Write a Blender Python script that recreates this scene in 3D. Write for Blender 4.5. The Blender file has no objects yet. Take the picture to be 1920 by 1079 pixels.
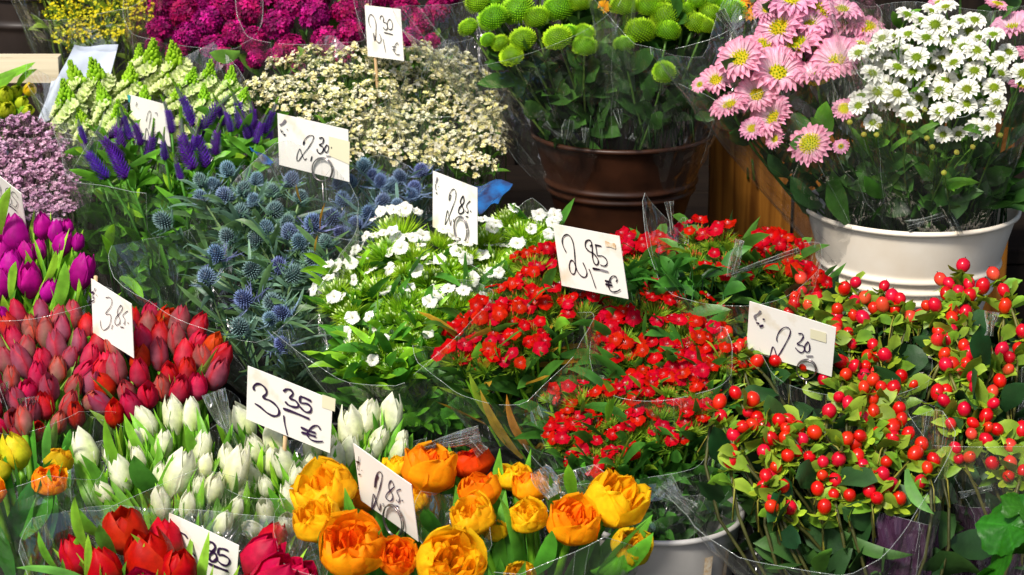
import bpy, math, random
from mathutils import Vector, Matrix, Quaternion
V = Vector
R = math.radians
C = bpy.context.scene.collection
rnd = random.Random(7)

# ------------------------------------------------------------------ camera, sky, sun, exposure
scene = bpy.context.scene
PITCH, T = 17.0, math.tan(R(13.0))
cam_d = bpy.data.cameras.new('camera'); cam = bpy.data.objects.new('camera', cam_d); C.objects.link(cam)
CP = V((0, 0, 1.7))
cam.location = CP; cam.rotation_euler = (R(90 - PITCH), 0, 0)
cam_d.sensor_width = 36; cam_d.lens = 18 / T; cam_d.clip_start = 0.05; cam_d.clip_end = 200
cam_d.dof.use_dof = True; cam_d.dof.focus_distance = 2.95; cam_d.dof.aperture_fstop = 11
scene.camera = cam
FW = V((0, math.cos(R(PITCH)), -math.sin(R(PITCH)))); UP = V((0, math.sin(R(PITCH)), math.cos(R(PITCH)))); RT = V((1, 0, 0))
SUN_EL, SUN_ROT = 50.0, 212.0      # rotation measured clockwise from +Y; the sun stands in front-left of the stall, behind the camera
w = bpy.data.worlds.new('World'); scene.world = w; w.use_nodes = True
nt = w.node_tree; nt.nodes.clear()
sky = nt.nodes.new('ShaderNodeTexSky'); sky.sky_type = 'NISHITA'; sky.sun_disc = False
sky.sun_elevation = R(SUN_EL); sky.sun_rotation = R(SUN_ROT); sky.air_density = 1.0; sky.dust_density = 3.0; sky.ozone_density = 0.6
bgn = nt.nodes.new('ShaderNodeBackground'); bgn.inputs[1].default_value = 0.105
out = nt.nodes.new('ShaderNodeOutputWorld'); nt.links.new(sky.outputs[0], bgn.inputs[0]); nt.links.new(bgn.outputs[0], out.inputs[0])
sd = bpy.data.lights.new('sun', 'SUN'); sd.energy = 3.4; sd.angle = R(10); sd.color = (1, 0.95, 0.86)
so = bpy.data.objects.new('sun', sd); C.objects.link(so)
sdir = V((math.sin(R(SUN_ROT)) * math.cos(R(SUN_EL)), math.cos(R(SUN_ROT)) * math.cos(R(SUN_EL)), math.sin(R(SUN_EL))))
so.rotation_euler = sdir.to_track_quat('Z', 'Y').to_euler(); so.location = (-3, -3, 5)
scene.view_settings.view_transform = 'Standard'; scene.view_settings.look = 'None'
scene.view_settings.exposure = 0.55; scene.view_settings.gamma = 1
cy = scene.cycles
cy.max_bounces = 10; cy.transparent_max_bounces = 32; cy.diffuse_bounces = 3; cy.glossy_bounces = 3; cy.transmission_bounces = 4
cy.caustics_reflective = False; cy.caustics_refractive = False; cy.use_denoising = True; cy.sample_clamp_indirect = 4; cy.sample_clamp_direct = 8

def P(px, py, d):
    return CP + d * (FW + RT * ((px - 960) / 960 * T) - UP * ((py - 539.5) / 960 * T))
def ppm(d): return 960 / (T * d)

# ------------------------------------------------------------------ materials
def newmat(name):
    m = bpy.data.materials.new(name); m.use_nodes = True; n = m.node_tree; n.nodes.clear()
    o = n.nodes.new('ShaderNodeOutputMaterial'); return m, n, o
def N(n, t, **kw):
    x = n.nodes.new(t)
    for k, v in kw.items():
        if k.startswith('i_'):
            x.inputs[k[2:].replace('_', ' ')].default_value = v
        else: setattr(x, k, v)
    return x
def organic(name, rough=0.5, spec=0.3, trans=0.3, var=0.25, scale=60, bump=0.0, coat=0.0, hue=0.007, sat=1.0, gain=1.0, shift=0.0):
    """colour from the thing's own pigment (point attribute) with per-flower and mottled variation"""
    m, n, o = newmat(name)
    a = N(n, 'ShaderNodeAttribute', attribute_name='Col')
    oi = N(n, 'ShaderNodeObjectInfo')
    tc = N(n, 'ShaderNodeNewGeometry')
    ns = N(n, 'ShaderNodeTexNoise'); ns.inputs['Scale'].default_value = scale; ns.inputs['Detail'].default_value = 3
    n.links.new(tc.outputs['Position'], ns.inputs['Vector'])
    mr = N(n, 'ShaderNodeMapRange'); mr.inputs['From Min'].default_value = 0.3; mr.inputs['From Max'].default_value = 0.7
    mr.inputs['To Min'].default_value = gain * (1 - var); mr.inputs['To Max'].default_value = gain * (1 + var * 0.6)
    n.links.new(ns.outputs['Fac'], mr.inputs['Value'])
    hs = N(n, 'ShaderNodeHueSaturation'); hs.inputs['Saturation'].default_value = sat
    mh = N(n, 'ShaderNodeMapRange'); mh.inputs['To Min'].default_value = 0.5 - hue + shift; mh.inputs['To Max'].default_value = 0.5 + hue + shift
    n.links.new(oi.outputs['Random'], mh.inputs['Value']); n.links.new(mh.outputs[0], hs.inputs['Hue'])
    n.links.new(mr.outputs[0], hs.inputs['Value']); n.links.new(a.outputs['Color'], hs.inputs['Color'])
    b = N(n, 'ShaderNodeBsdfPrincipled'); b.inputs['Roughness'].default_value = rough
    b.inputs['Specular IOR Level'].default_value = spec; b.inputs['Coat Weight'].default_value = coat; b.inputs['Coat Roughness'].default_value = 0.15
    n.links.new(hs.outputs[0], b.inputs['Base Color'])
    if bump:
        bn = N(n, 'ShaderNodeBump'); bn.inputs['Strength'].default_value = bump; bn.inputs['Distance'].default_value = 0.001
        n2 = N(n, 'ShaderNodeTexNoise'); n2.inputs['Scale'].default_value = scale * 6
        n.links.new(tc.outputs['Position'], n2.inputs['Vector'])
        n.links.new(n2.outputs['Fac'], bn.inputs['Height']); n.links.new(bn.outputs[0], b.inputs['Normal'])
    if trans:
        tr = N(n, 'ShaderNodeBsdfTranslucent'); n.links.new(hs.outputs[0], tr.inputs['Color'])
        mx = N(n, 'ShaderNodeMixShader'); mx.inputs[0].default_value = trans
        n.links.new(b.outputs[0], mx.inputs[1]); n.links.new(tr.outputs[0], mx.inputs[2]); n.links.new(mx.outputs[0], o.inputs[0])
    else: n.links.new(b.outputs[0], o.inputs[0])
    return m
def solid(name, col, rough=0.5, metal=0.0, var=0.15, scale=8, spec=0.4, bump=0.0, col2=None):
    m, n, o = newmat(name)
    tc = N(n, 'ShaderNodeTexCoord'); ns = N(n, 'ShaderNodeTexNoise'); ns.inputs['Scale'].default_value = scale; ns.inputs['Detail'].default_value = 6
    n.links.new(tc.outputs['Object'], ns.inputs['Vector'])
    rp = N(n, 'ShaderNodeValToRGB'); c2 = col2 or [c * (1 - var) for c in col]
    rp.color_ramp.elements[0].position = 0.35; rp.color_ramp.elements[1].position = 0.65
    rp.color_ramp.elements[0].color = (*c2, 1); rp.color_ramp.elements[1].color = (*col, 1)
    n.links.new(ns.outputs['Fac'], rp.inputs[0])
    b = N(n, 'ShaderNodeBsdfPrincipled'); b.inputs['Roughness'].default_value = rough; b.inputs['Metallic'].default_value = metal
    b.inputs['Specular IOR Level'].default_value = spec
    n.links.new(rp.outputs[0], b.inputs['Base Color'])
    if bump:
        bn = N(n, 'ShaderNodeBump'); bn.inputs['Strength'].default_value = bump; bn.inputs['Distance'].default_value = 0.002
        n.links.new(ns.outputs['Fac'], bn.inputs['Height']); n.links.new(bn.outputs[0], b.inputs['Normal'])
    n.links.new(b.outputs[0], o.inputs[0]); return m
def wood(name, c1, c2, rough=0.6, axis='Z'):
    m, n, o = newmat(name)
    tc = N(n, 'ShaderNodeTexCoord'); mp = N(n, 'ShaderNodeMapping')
    mp.inputs['Scale'].default_value = (30, 30, 1.5) if axis == 'Z' else (1.5, 30, 30)
    ns = N(n, 'ShaderNodeTexNoise'); ns.inputs['Scale'].default_value = 2.2; ns.inputs['Detail'].default_value = 8; ns.inputs['Distortion'].default_value = 0.6
    rp = N(n, 'ShaderNodeValToRGB'); rp.color_ramp.elements[0].position = 0.35; rp.color_ramp.elements[1].position = 0.68
    rp.color_ramp.elements[0].color = (*c1, 1); rp.color_ramp.elements[1].color = (*c2, 1)
    b = N(n, 'ShaderNodeBsdfPrincipled'); b.inputs['Roughness'].default_value = rough; b.inputs['Specular IOR Level'].default_value = 0.12
    bn = N(n, 'ShaderNodeBump'); bn.inputs['Strength'].default_value = 0.3; bn.inputs['Distance'].default_value = 0.002
    L = n.links.new
    L(tc.outputs['Object'], mp.inputs['Vector']); L(mp.outputs[0], ns.inputs['Vector']); L(ns.outputs['Fac'], rp.inputs[0])
    L(rp.outputs[0], b.inputs['Base Color']); L(ns.outputs['Fac'], bn.inputs['Height']); L(bn.outputs[0], b.inputs['Normal']); L(b.outputs[0], o.inputs[0])
    return m
def film(name, tint=(1, 1, 1), haze=0.012, hazecol=(0.9, 0.95, 0.9), gloss=1.0):
    m, n, o = newmat(name); L = n.links.new
    tr = N(n, 'ShaderNodeBsdfTransparent'); tr.inputs[0].default_value = (*tint, 1)
    gl = N(n, 'ShaderNodeBsdfGlossy'); gl.inputs['Roughness'].default_value = 0.11; gl.inputs['Color'].default_value = (1, 1, 1, 1)
    df = N(n, 'ShaderNodeBsdfDiffuse'); df.inputs[0].default_value = (*hazecol, 1)
    tc = N(n, 'ShaderNodeNewGeometry'); ns = N(n, 'ShaderNodeTexNoise'); ns.inputs['Scale'].default_value = 26; ns.inputs['Detail'].default_value = 3; ns.inputs['Distortion'].default_value = 1.2
    mp = N(n, 'ShaderNodeMapping'); mp.inputs['Scale'].default_value = (1, 1, 0.28); mp.inputs['Rotation'].default_value = (0.3, 0.2, 0)
    L(tc.outputs['Position'], mp.inputs['Vector']); L(mp.outputs[0], ns.inputs['Vector'])
    vo = N(n, 'ShaderNodeTexVoronoi'); vo.inputs['Scale'].default_value = 17; L(mp.outputs[0], vo.inputs['Vector'])
    ad = N(n, 'ShaderNodeMath', operation='ADD'); L(ns.outputs['Fac'], ad.inputs[0]); L(vo.outputs['Distance'], ad.inputs[1])
    bn = N(n, 'ShaderNodeBump'); bn.inputs['Strength'].default_value = 0.9; bn.inputs['Distance'].default_value = 0.016
    L(ad.outputs[0], bn.inputs['Height']); L(bn.outputs[0], gl.inputs['Normal'])
    lw = N(n, 'ShaderNodeLayerWeight'); lw.inputs['Blend'].default_value = 0.5; L(bn.outputs[0], lw.inputs['Normal'])
    pw = N(n, 'ShaderNodeMath', operation='POWER'); pw.inputs[1].default_value = 4.5; L(lw.outputs['Facing'], pw.inputs[0])
    mu = N(n, 'ShaderNodeMath', operation='MULTIPLY_ADD'); mu.inputs[1].default_value = 0.36 * gloss; mu.inputs[2].default_value = 0.12 * gloss; mu.use_clamp = True; L(pw.outputs[0], mu.inputs[0])
    m1 = N(n, 'ShaderNodeMixShader'); m1.inputs[0].default_value = haze; L(tr.outputs[0], m1.inputs[1]); L(df.outputs[0], m1.inputs[2])
    m2 = N(n, 'ShaderNodeMixShader'); L(mu.outputs[0], m2.inputs[0]); L(m1.outputs[0], m2.inputs[1]); L(gl.outputs[0], m2.inputs[2])
    L(m2.outputs[0], o.inputs[0]); return m
M = dict(
    petal=organic('petal', 0.48, 0.14, 0.38, 0.22, 110, hue=0.012),
    lush=organic('double_tulip_petal', 0.5, 0.1, 0.5, 0.14, 130, hue=0.008, gain=1.12),
    vivid=organic('vivid_petal', 0.7, 0.03, 0.3, 0.22, 120, hue=0.006, sat=1.0),
    bloom=organic('small_bloom', 0.6, 0.2, 0.25, 0.25, 50, hue=0.015),
    leaf=organic('leaf', 0.40, 0.35, 0.36, 0.35, 45, gain=1.6, shift=-0.014, hue=0.012, bump=0.3),
    darkleaf=organic('broad_leaf', 0.5, 0.3, 0.16, 0.3, 30, gain=1.25, shift=-0.015, hue=0.01, bump=0.4),
    spiky=organic('spiky', 0.5, 0.3, 0.1, 0.3, 80, hue=0.03),
    berry=organic('berry', 0.22, 0.32, 0.0, 0.18, 60, coat=0.0, hue=0.007),
    film=film('cellophane'), filmb=film('cellophane_green', (0.90, 0.97, 0.94), 0.05, (0.55, 0.8, 0.7)),
    filmp=film('purple_film', (0.45, 0.25, 0.4), 0.72, (0.055, 0.022, 0.05), 0.2),
    rim=film('cellophane_edge_glint', (0.85, 0.9, 0.88), 0.24, (0.85, 0.9, 0.87), 0.25), crumple=film('crumpled_cellophane', (0.93, 0.95, 0.94), 0.10, (0.9, 0.93, 0.9), 3.2),  # rim: pale film for the bright lines drawn along edges and folds
    ink=solid('ink', (0.012, 0.008, 0.02), 0.35, var=0.3), violet=solid('violet_ink', (0.035, 0.012, 0.06), 0.4, var=0.3),
    grey=solid('faded_ink', (0.25, 0.23, 0.25), 0.6, var=0.3), ochre=solid('ochre_stain', (0.62, 0.42, 0.22), 0.8, scale=220, col2=(0.78, 0.68, 0.52)),
    tape=solid('yellowed_tape', (0.78, 0.74, 0.52), 0.35, var=0.06), teal=solid('teal_tape', (0.05, 0.4, 0.42), 0.4),
    wire=solid('steel_wire', (0.32, 0.29, 0.29), 0.3, metal=0.9), stick=wood('stick_wood', (0.55, 0.36, 0.18), (0.72, 0.52, 0.3)),
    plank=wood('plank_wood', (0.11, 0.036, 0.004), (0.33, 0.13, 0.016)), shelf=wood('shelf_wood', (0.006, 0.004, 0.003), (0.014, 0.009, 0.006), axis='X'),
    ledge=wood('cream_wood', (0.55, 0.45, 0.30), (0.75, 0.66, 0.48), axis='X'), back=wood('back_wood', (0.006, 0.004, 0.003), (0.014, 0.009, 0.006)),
    white=solid('white_enamel', (0.88, 0.80, 0.68), 0.36, scale=14, spec=0.5, col2=(0.80, 0.70, 0.56), bump=0.08), zinc=solid('zinc', (0.52, 0.50, 0.47), 0.35, metal=0.25, var=0.2, scale=12),
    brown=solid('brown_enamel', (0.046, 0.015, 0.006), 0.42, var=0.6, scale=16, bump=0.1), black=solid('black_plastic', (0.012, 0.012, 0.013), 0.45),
    dark=solid('dark_metal', (0.03, 0.02, 0.016), 0.4, var=0.4), blue=solid('blue_print', (0.01, 0.12, 0.36), 0.18, var=0.4, scale=45, spec=0.7, col2=(0.02, 0.02, 0.06)),
    paper=solid('pale_paper', (0.48, 0.53, 0.62), 0.6, var=0.12), stone=solid('paving', (0.05, 0.045, 0.04), 0.85, var=0.3, scale=20, bump=0.4),
    water=solid('dark_water', (0.004, 0.006, 0.005), 0.1))
def cardmat(name, seed):
    m, n, o = newmat(name); L = n.links.new
    tc = N(n, 'ShaderNodeTexCoord'); mp = N(n, 'ShaderNodeMapping'); mp.inputs['Location'].default_value = (seed, seed * 2.3, 0)
    ns = N(n, 'ShaderNodeTexNoise'); ns.inputs['Scale'].default_value = 22; ns.inputs['Detail'].default_value = 6
    rp = N(n, 'ShaderNodeValToRGB'); e = rp.color_ramp.elements
    e[0].position = 0.28; e[0].color = (0.70, 0.60, 0.42, 1); e[1].position = 0.45; e[1].color = (0.86, 0.83, 0.77, 1)
    b = N(n, 'ShaderNodeBsdfPrincipled'); b.inputs['Roughness'].default_value = 0.45
    L(tc.outputs['Object'], mp.inputs['Vector']); L(mp.outputs[0], ns.inputs['Vector']); L(ns.outputs['Fac'], rp.inputs[0]); L(rp.outputs[0], b.inputs['Base Color']); L(b.outputs[0], o.inputs[0])
    return m
CARDM = [cardmat('card_paper', s) for s in (0.0, 1.7, 3.1)]

# ------------------------------------------------------------------ mesh building
def lerp(a, b, t): return tuple(a[i] + (b[i] - a[i]) * t for i in range(3))
def cmul(c, k): return tuple(min(1, x * k) for x in c)
def ramp(t, pts):
    if t <= pts[0][0]: return pts[0][1]
    for (a, x), (b, y) in zip(pts, pts[1:]):
        if t <= b:
            s = (t - a) / (b - a); s = s * s * (3 - 2 * s) * 0.5 + s * 0.5
            return x + (y - x) * s if not isinstance(x, tuple) else lerp(x, y, s)
    return pts[-1][1]
class MB:
    def __init__(s): s.v = []; s.f = []; s.c = []; s.m = []; s.mi = 0
    def grid(s, rows, cols, closed=False):
        """rows: list of lists of points (same length), cols: same of colours"""
        b = len(s.v); nr = len(rows); nc = len(rows[0])
        for r, cc in zip(rows, cols):
            s.v.extend(r); s.c.extend(cc)
        for i in range(nr - 1):
            for j in range(nc if closed else nc - 1):
                k = (j + 1) % nc
                s.f.append((b + i * nc + j, b + i * nc + k, b + (i + 1) * nc + k, b + (i + 1) * nc + j)); s.m.append(s.mi)
    def tube(s, pts, r, col, n=5, col2=None):
        rows = []; cols = []; L = len(pts)
        for i, p in enumerate(pts):
            d = (pts[min(i + 1, L - 1)] - pts[max(i - 1, 0)])
            d = d.normalized() if d.length > 1e-9 else V((0, 0, 1))
            a = d.orthogonal().normalized() if abs(d.z) > .999 else d.cross(V((0, 0, 1))).normalized(); b = d.cross(a)
            rr = r[i] if isinstance(r, (list, tuple)) else r
            rows.append([p + (a * math.cos(t * 2 * math.pi / n) + b * math.sin(t * 2 * math.pi / n)) * rr for t in range(n)])
            cc = lerp(col, col2, i / (L - 1)) if col2 else col
            cols.append([cc] * n)
        s.grid(rows, cols, True)
        nb = len(s.v); n0 = nb - n * L
        s.f.append(tuple(n0 + i for i in range(n))[::-1]); s.m.append(s.mi); s.f.append(tuple(nb - n + i for i in range(n))); s.m.append(s.mi)
    def blade(s, p0, p1, bend, w, col, col2=None, side=None, fold=0.25, ns=6, prof=None, wave=0.0, rg=rnd):
        """a leaf: midrib from p0 to p1 bulging by bend, half-width w, folded along the midrib"""
        prof = prof or ((0, .35), (.3, .9), (.5, 1), (.75, .75), (.92, .32), (1, .02))
        d = (p1 - p0); dn = d.normalized(); sd = side if side is not None else dn.cross(V((rg.uniform(-1, 1), rg.uniform(-1, 1), rg.uniform(-.4, .4))))
        sd = sd - dn * sd.dot(dn)
        if sd.length < 1e-6: sd = dn.orthogonal()
        sd.normalize(); nr = sd.cross(dn); rows = []; cols = []; ph = rg.uniform(0, 6)
        for i in range(ns + 1):
            t = i / ns; c = p0 + d * t + bend * (4 * t * (1 - t)) ; ww = w * ramp(t, prof)
            wv = nr * (wave * w * math.sin(t * 9 + ph))
            cc = lerp(col, col2, t) if col2 else col
            rows.append([c + sd * ww + nr * (fold * ww) + wv, c, c - sd * ww + nr * (fold * ww) - wv]); cols.append([cmul(cc, 1.0), cmul(cc, .8), cmul(cc, 1.08)])
        s.grid(rows, cols)
    def ovoid(s, c, ax, rx, rz, col, col2=None, n=8, m=6, point=0.0):
        q = V((0, 0, 1)).rotation_difference(ax); rows = []; cols = []
        for i in range(m + 1):
            t = i / m; th = math.pi * t; rr = math.sin(th) * rx; z = -math.cos(th) * rz
            if point and t > .7: rr *= 1 - point * (t - .7) / .3
            rr = max(rr, rx * .02)
            rows.append([c + q @ V((rr * math.cos(a * 2 * math.pi / n), rr * math.sin(a * 2 * math.pi / n), z)) for a in range(n)])
            cols.append([lerp(col, col2, t) if col2 else col] * n)
        s.grid(rows, cols, True)
    def box(s, c, dx, dy, dz, col=(1, 1, 1)):
        b = len(s.v)
        for x in (-1, 1):
            for y in (-1, 1):
                for z in (-1, 1): s.v.append(V(c) + V((x * dx / 2, y * dy / 2, z * dz / 2))); s.c.append(col)
        for f in ((0, 1, 3, 2), (4, 6, 7, 5), (0, 4, 5, 1), (2, 3, 7, 6), (0, 2, 6, 4), (1, 5, 7, 3)): s.f.append(tuple(b + i for i in f)); s.m.append(s.mi)
    def mesh(s, name, mats, smooth=True, origin=None):
        me = bpy.data.meshes.new(name)
        vs = [(v - origin)[:] if origin is not None else v[:] for v in s.v]
        me.from_pydata(vs, [], s.f)
        a = me.attributes.new('Col', 'FLOAT_COLOR', 'POINT')
        flat = []
        for c in s.c: flat.extend((c[0], c[1], c[2], 1.0))
        a.data.foreach_set('color', flat)
        for m in (mats if isinstance(mats, (list, tuple)) else [mats]): me.materials.append(m)
        if any(s.m): me.polygons.foreach_set('material_index', s.m)
        me.polygons.foreach_set('use_smooth', [smooth] * len(s.f))
        me.update(); return me
def link(name, me, parent=None, loc=None):
    o = bpy.data.objects.new(name, me); C.objects.link(o)
    if parent is not None: o.parent = parent
    if loc is not None: o.location = loc
    return o
def tag(o, label, cat, group=None):
    o['label'] = label; o['category'] = cat
    if group: o['group'] = group
    return o
def struct(name, me):
    o = link(name, me); o['kind'] = 'structure'; return o
def root(name, label, cat, loc, group=None):
    o = bpy.data.objects.new(name, None); C.objects.link(o); o.location = loc; o.empty_display_size = 0.05
    return tag(o, label, cat, group)

def petal(mb, az, path, half, colf, nu=5, nv=7, wrap=True, z0=0, jag=None, rip=0.0, lift=0.0, rg=rnd):
    """one petal: path(v)->(r,z); half(v)= half width (angle when wrapped round the axis, length when flat)"""
    rows = []; cols = []; ph = rg.uniform(0, 6)
    ca, sa = math.cos(az), math.sin(az)
    for i in range(nv + 1):
        v = i / nv; row = []; cc = []
        for j in range(nu + 1):
            u = -1 + 2 * j / nu; vv = v
            if jag and i == nv: vv = v - jag * ((j % 2) + .6 * u * u)
            r, z = path(vv); h = half(v)
            rr = rip * v * math.sin(u * 5 + ph) 
            if wrap:
                th = az + u * h; q = r * (1 + .05 * u * u) + rr
                row.append(V((q * math.cos(th), q * math.sin(th), z + z0 + rr * .5)))
            else:
                x = r; y = u * h; zz = z + z0 + lift * u * u * h + rr
                row.append(V((x * ca - y * sa, x * sa + y * ca, zz)))
            cc.append(colf(u, v))
        rows.append(row); cols.append(cc)
    mb.grid(rows, cols)

def fib(n, zmin=-1.0):
    g = math.pi * (3 - 5 ** .5)
    for i in range(n):
        z = 1 - (1 - zmin) * (i + .5) / n; r = math.sqrt(max(0, 1 - z * z)); a = g * i
        yield V((r * math.cos(a), r * math.sin(a), z))

# ---- prototypes: dict name -> list of variants; variant = [(partname, mesh, [children])]
def tulip(seed, opening, base, mid, tip, edge, mat='petal', H=1.38, stripe=None):
    g = random.Random(seed); mb = MB()
    for ring in range(2):
        for k in range(3):
            az = k * 2 * math.pi / 3 + ring * math.pi / 3 + g.uniform(-.12, .12); s = (1, .9)[1 - ring]
            top = .30 + .45 * opening + g.uniform(-.06, .1); hh = H * (g.uniform(.93, 1.05) if ring else g.uniform(.88, 1.02)); q = g.uniform(.85, 1.1)
            path = lambda v: (.5 * s * ramp(v, ((0, .10), (.12, .55), (.38, 1), (.7, .9), (1, top))), hh * v ** 1.02)
            half = lambda v: R(64) * ramp(v, ((0, .5), (.3, 1), (.62, .95), (.85, .62), (.96, .25), (1, .04)))
            def colf(u, v):
                c = lerp(lerp(base, mid, min(1, v * 2.2)), tip, max(0, v - .45) / .55)
                c = lerp(c, edge, abs(u) ** 2.5 * .8)
                if stripe: c = lerp(c, stripe, max(0, 1 - abs(u) * 2.4) * (1 - v) * .8)
                return cmul(c, q)
            petal(mb, az, path, half, colf, 6, 8, rip=.018, rg=g)
    return mb.mesh('tulip', M[mat])
def peony_tulip(seed, a, b, c, green=0.0):
    g = random.Random(seed); mb = MB()
    rings = ((3, .50, .80, .80, 64), (3, .475, .86, .74, 60), (4, .41, .84, .76, 50), (5, .32, .80, .82, 42), (5, .22, .76, .95, 42), (4, .12, .70, 1.1, 50))
    for ri, (n, rr, hh, top, hw) in enumerate(rings):
        for k in range(n):
            az = k * 2 * math.pi / n + ri * .7 + g.uniform(-.2, .2); tp = top * g.uniform(.78, 1.2); h2 = hh * g.uniform(.82, 1.08); mixr = g.random() ** 2
            path = lambda v: (rr * ramp(v, ((0, .15), (.15, .62), (.45, 1.02), (.8, .96), (1, tp))), h2 * v * (1 - .05 * v))
            half = lambda v: R(hw) * ramp(v, ((0, .45), (.4, 1), (.65, .98), (.85, .72), (.95, .4), (1, .12)))
            def colf(u, v):
                col = lerp(a, b, min(1, (ri / 5) * .8 + mixr * .5)); col = lerp(col, c, (v ** 2) * (.25 + .5 * ri / 5) * (.4 + mixr)); 
                if green and ri < 2: col = lerp(col, (.30, .42, .02), green * max(0, 1 - abs(u) * 1.5) * (1 - v * .8))
                return cmul(col, .92 + .12 * abs(u))
            petal(mb, az, path, half, colf, 8, 9, rip=.038, rg=g)
    return mb.mesh('peony_tulip', M['lush'])
def pompon(seed):
    g = random.Random(seed); mb = MB()
    mb.ovoid(V((0, 0, .42)), V((0, 0, 1)), .40, .36, (.10, .24, .01))
    for p in fib(330, -.62):
        z = p.z; c = V((0, 0, .42)) + V((p.x * .40, p.y * .40, p.z * .36)); d = (p + V((0, 0, .35 if z < .75 else 0))).normalized()
        L = (.115 if z < .8 else .06) * g.uniform(.7, 1.3); wd = .027 if z < .8 else .019
        sd = d.cross(V((0, 0, 1))); sd = sd.normalized() if sd.length > .01 else V((1, 0, 0)); nr = sd.cross(d)
        k = g.uniform(.85, 1.1); c1 = cmul((.18, .42, .008), k); c2 = cmul(lerp((.54, .86, .03), (.44, .78, .03), max(0, z)), k)
        tipp = c + d * L + V((0, 0, .02))
        mb.grid([[c + sd * wd * .7, c - sd * wd * .7], [c + d * L * .6 + sd * wd - nr * .01, c + d * L * .6 - sd * wd - nr * .01], [tipp + sd * wd * .7, tipp - sd * wd * .7], ], [[c1, c1], [c2, c2], [c2, c2]])
    return mb.mesh('pompon', M['bloom'])
def daisy(seed, n, layers, r0, wd, c_in, c_out, droop=.0, cup=.10, mat='petal'):
    g = random.Random(seed); mb = MB()
    for l in range(layers):
        for k in range(n):
            az = (k + .5 * l + g.uniform(-.2, .2)) * 2 * math.pi / n; L = .5 * g.uniform(.88, 1.04) * (1 - .12 * l); dr = droop + g.uniform(-.05, .06); q = g.uniform(.88, 1.08); w2 = wd * g.uniform(.85, 1.12)
            path = lambda v: (r0 * .6 + (L - r0 * .6) * v, (cup + .03 * l) * math.sin(v * 2.2) + dr * v * v * .5 + .02 * l)
            half = lambda v: w2 * ramp(v, ((0, .5), (.35, .85), (.7, 1), (.9, .75), (1, .25)))
            petal(mb, az, path, half, lambda u, v: cmul(lerp(c_in, c_out, min(1, v * 1.3 * (.6 + .4 * abs(u)))), q), 3, 5, wrap=False, lift=1.2, rg=g)
    return mb.mesh('daisy', M[mat])
def disc(seed, r, inner, outer, dome=.35):
    g = random.Random(seed); mb = MB(); mb.ovoid(V((0, 0, .02)), V((0, 0, 1)), r * .95, r * dome * .9, cmul(outer, .6), n=12)
    for p in fib(90, .05):
        t = math.hypot(p.x, p.y); c = V((p.x * r, p.y * r, .02 + p.z * r * dome)); col = cmul(lerp(inner, outer, min(1, t ** 1.6 * 1.1)), g.uniform(.75, 1.15))
        mb.ovoid(c, V((p.x * .5, p.y * .5, 1)).normalized(), r * .085, r * (.1 + .1 * t), col, n=4, m=3)
    return mb.mesh('daisy_centre', M['bloom'])
def pink(seed, c, centre, mat='vivid'):
    g = random.Random(seed); mb = MB()
    for k in range(5):
        az = (k + g.uniform(-.08, .08)) * 2 * math.pi / 5; L = .5 * g.uniform(.9, 1.05); q = g.uniform(.8, 1.1); dr = g.uniform(-.14, .05)
        path = lambda v: (.03 + (L - .03) * v, .12 * math.sin(v * 2.4) + dr * v * v)
        half = lambda v: .33 * ramp(v, ((0, .12), (.3, .42), (.7, .92), (1, .98)))
        petal(mb, az, path, half, lambda u, v: cmul(lerp(centre, c, min(1, max(0, v * 5.5 - .3))), q * (1.06 - .12 * abs(u))), 8, 5, wrap=False, jag=.09, rip=.035, lift=.1, rg=g)
    for k in range(5):
        a = g.uniform(0, 6); mb.tube([V((0, 0, .02)), V((math.cos(a) * .08, math.sin(a) * .08, .2))], .01, (.8, .6, .6), 3)
    return mb.mesh('blossom', M[mat])
def tuft(seed, c1, c2, budc=None, nb=14, n=130):
    g = random.Random(seed); mb = MB()
    for p in fib(n, -.15):
        d = (p + V((g.uniform(-.3, .3), g.uniform(-.3, .3), g.uniform(.1, .6)))).normalized(); L = g.uniform(.65, 1.15)
        o = V((p.x * .3, p.y * .3, -.15 + p.z * .1)); mb.blade(o, o + d * L, d.cross(V((0, 0, 1))) * g.uniform(-.08, .08), .028, c1, c2, fold=.6, ns=3, prof=((0, 1), (.5, .9), (1, .05)), rg=g)
    for i in range(nb):
        p = V((g.gauss(0, .35), g.gauss(0, .35), g.uniform(.35, .7))); bc = budc or c2
        mb.ovoid(p, V((p.x * .5, p.y * .5, 1)).normalized(), .06, .14, c1, bc, n=6, m=4, point=.7)
    for i in range(6):
        a = g.uniform(0, 6.3); o = V((0, 0, -.6)); mb.blade(o, V((math.cos(a) * .9, math.sin(a) * .9, g.uniform(-.5, -.1))), V((0, 0, .15)), .1, cmul(c1, .6), cmul(c1, .9), ns=4, rg=g)
    return mb.mesh('flower_head', M['leaf'])
def thistle(seed, c1, c2):
    g = random.Random(seed); mb = MB(); mb.ovoid(V((0, 0, .45)), V((0, 0, 1)), .36, .48, cmul(c1, .45), n=12, m=8)
    for p in fib(120, -.75):
        c = V((p.x * .36, p.y * .36, .45 + p.z * .48)); d = (p + V((0, 0, .5))).normalized(); k = g.uniform(.7, 1.15)
        mb.tube([c, c + d * .07, c + d * .24], [.036, .036, .003], cmul(c1, k * .8), 4, cmul(c2, k * 1.15))
    return mb.mesh('thistle', M['spiky'])
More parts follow.
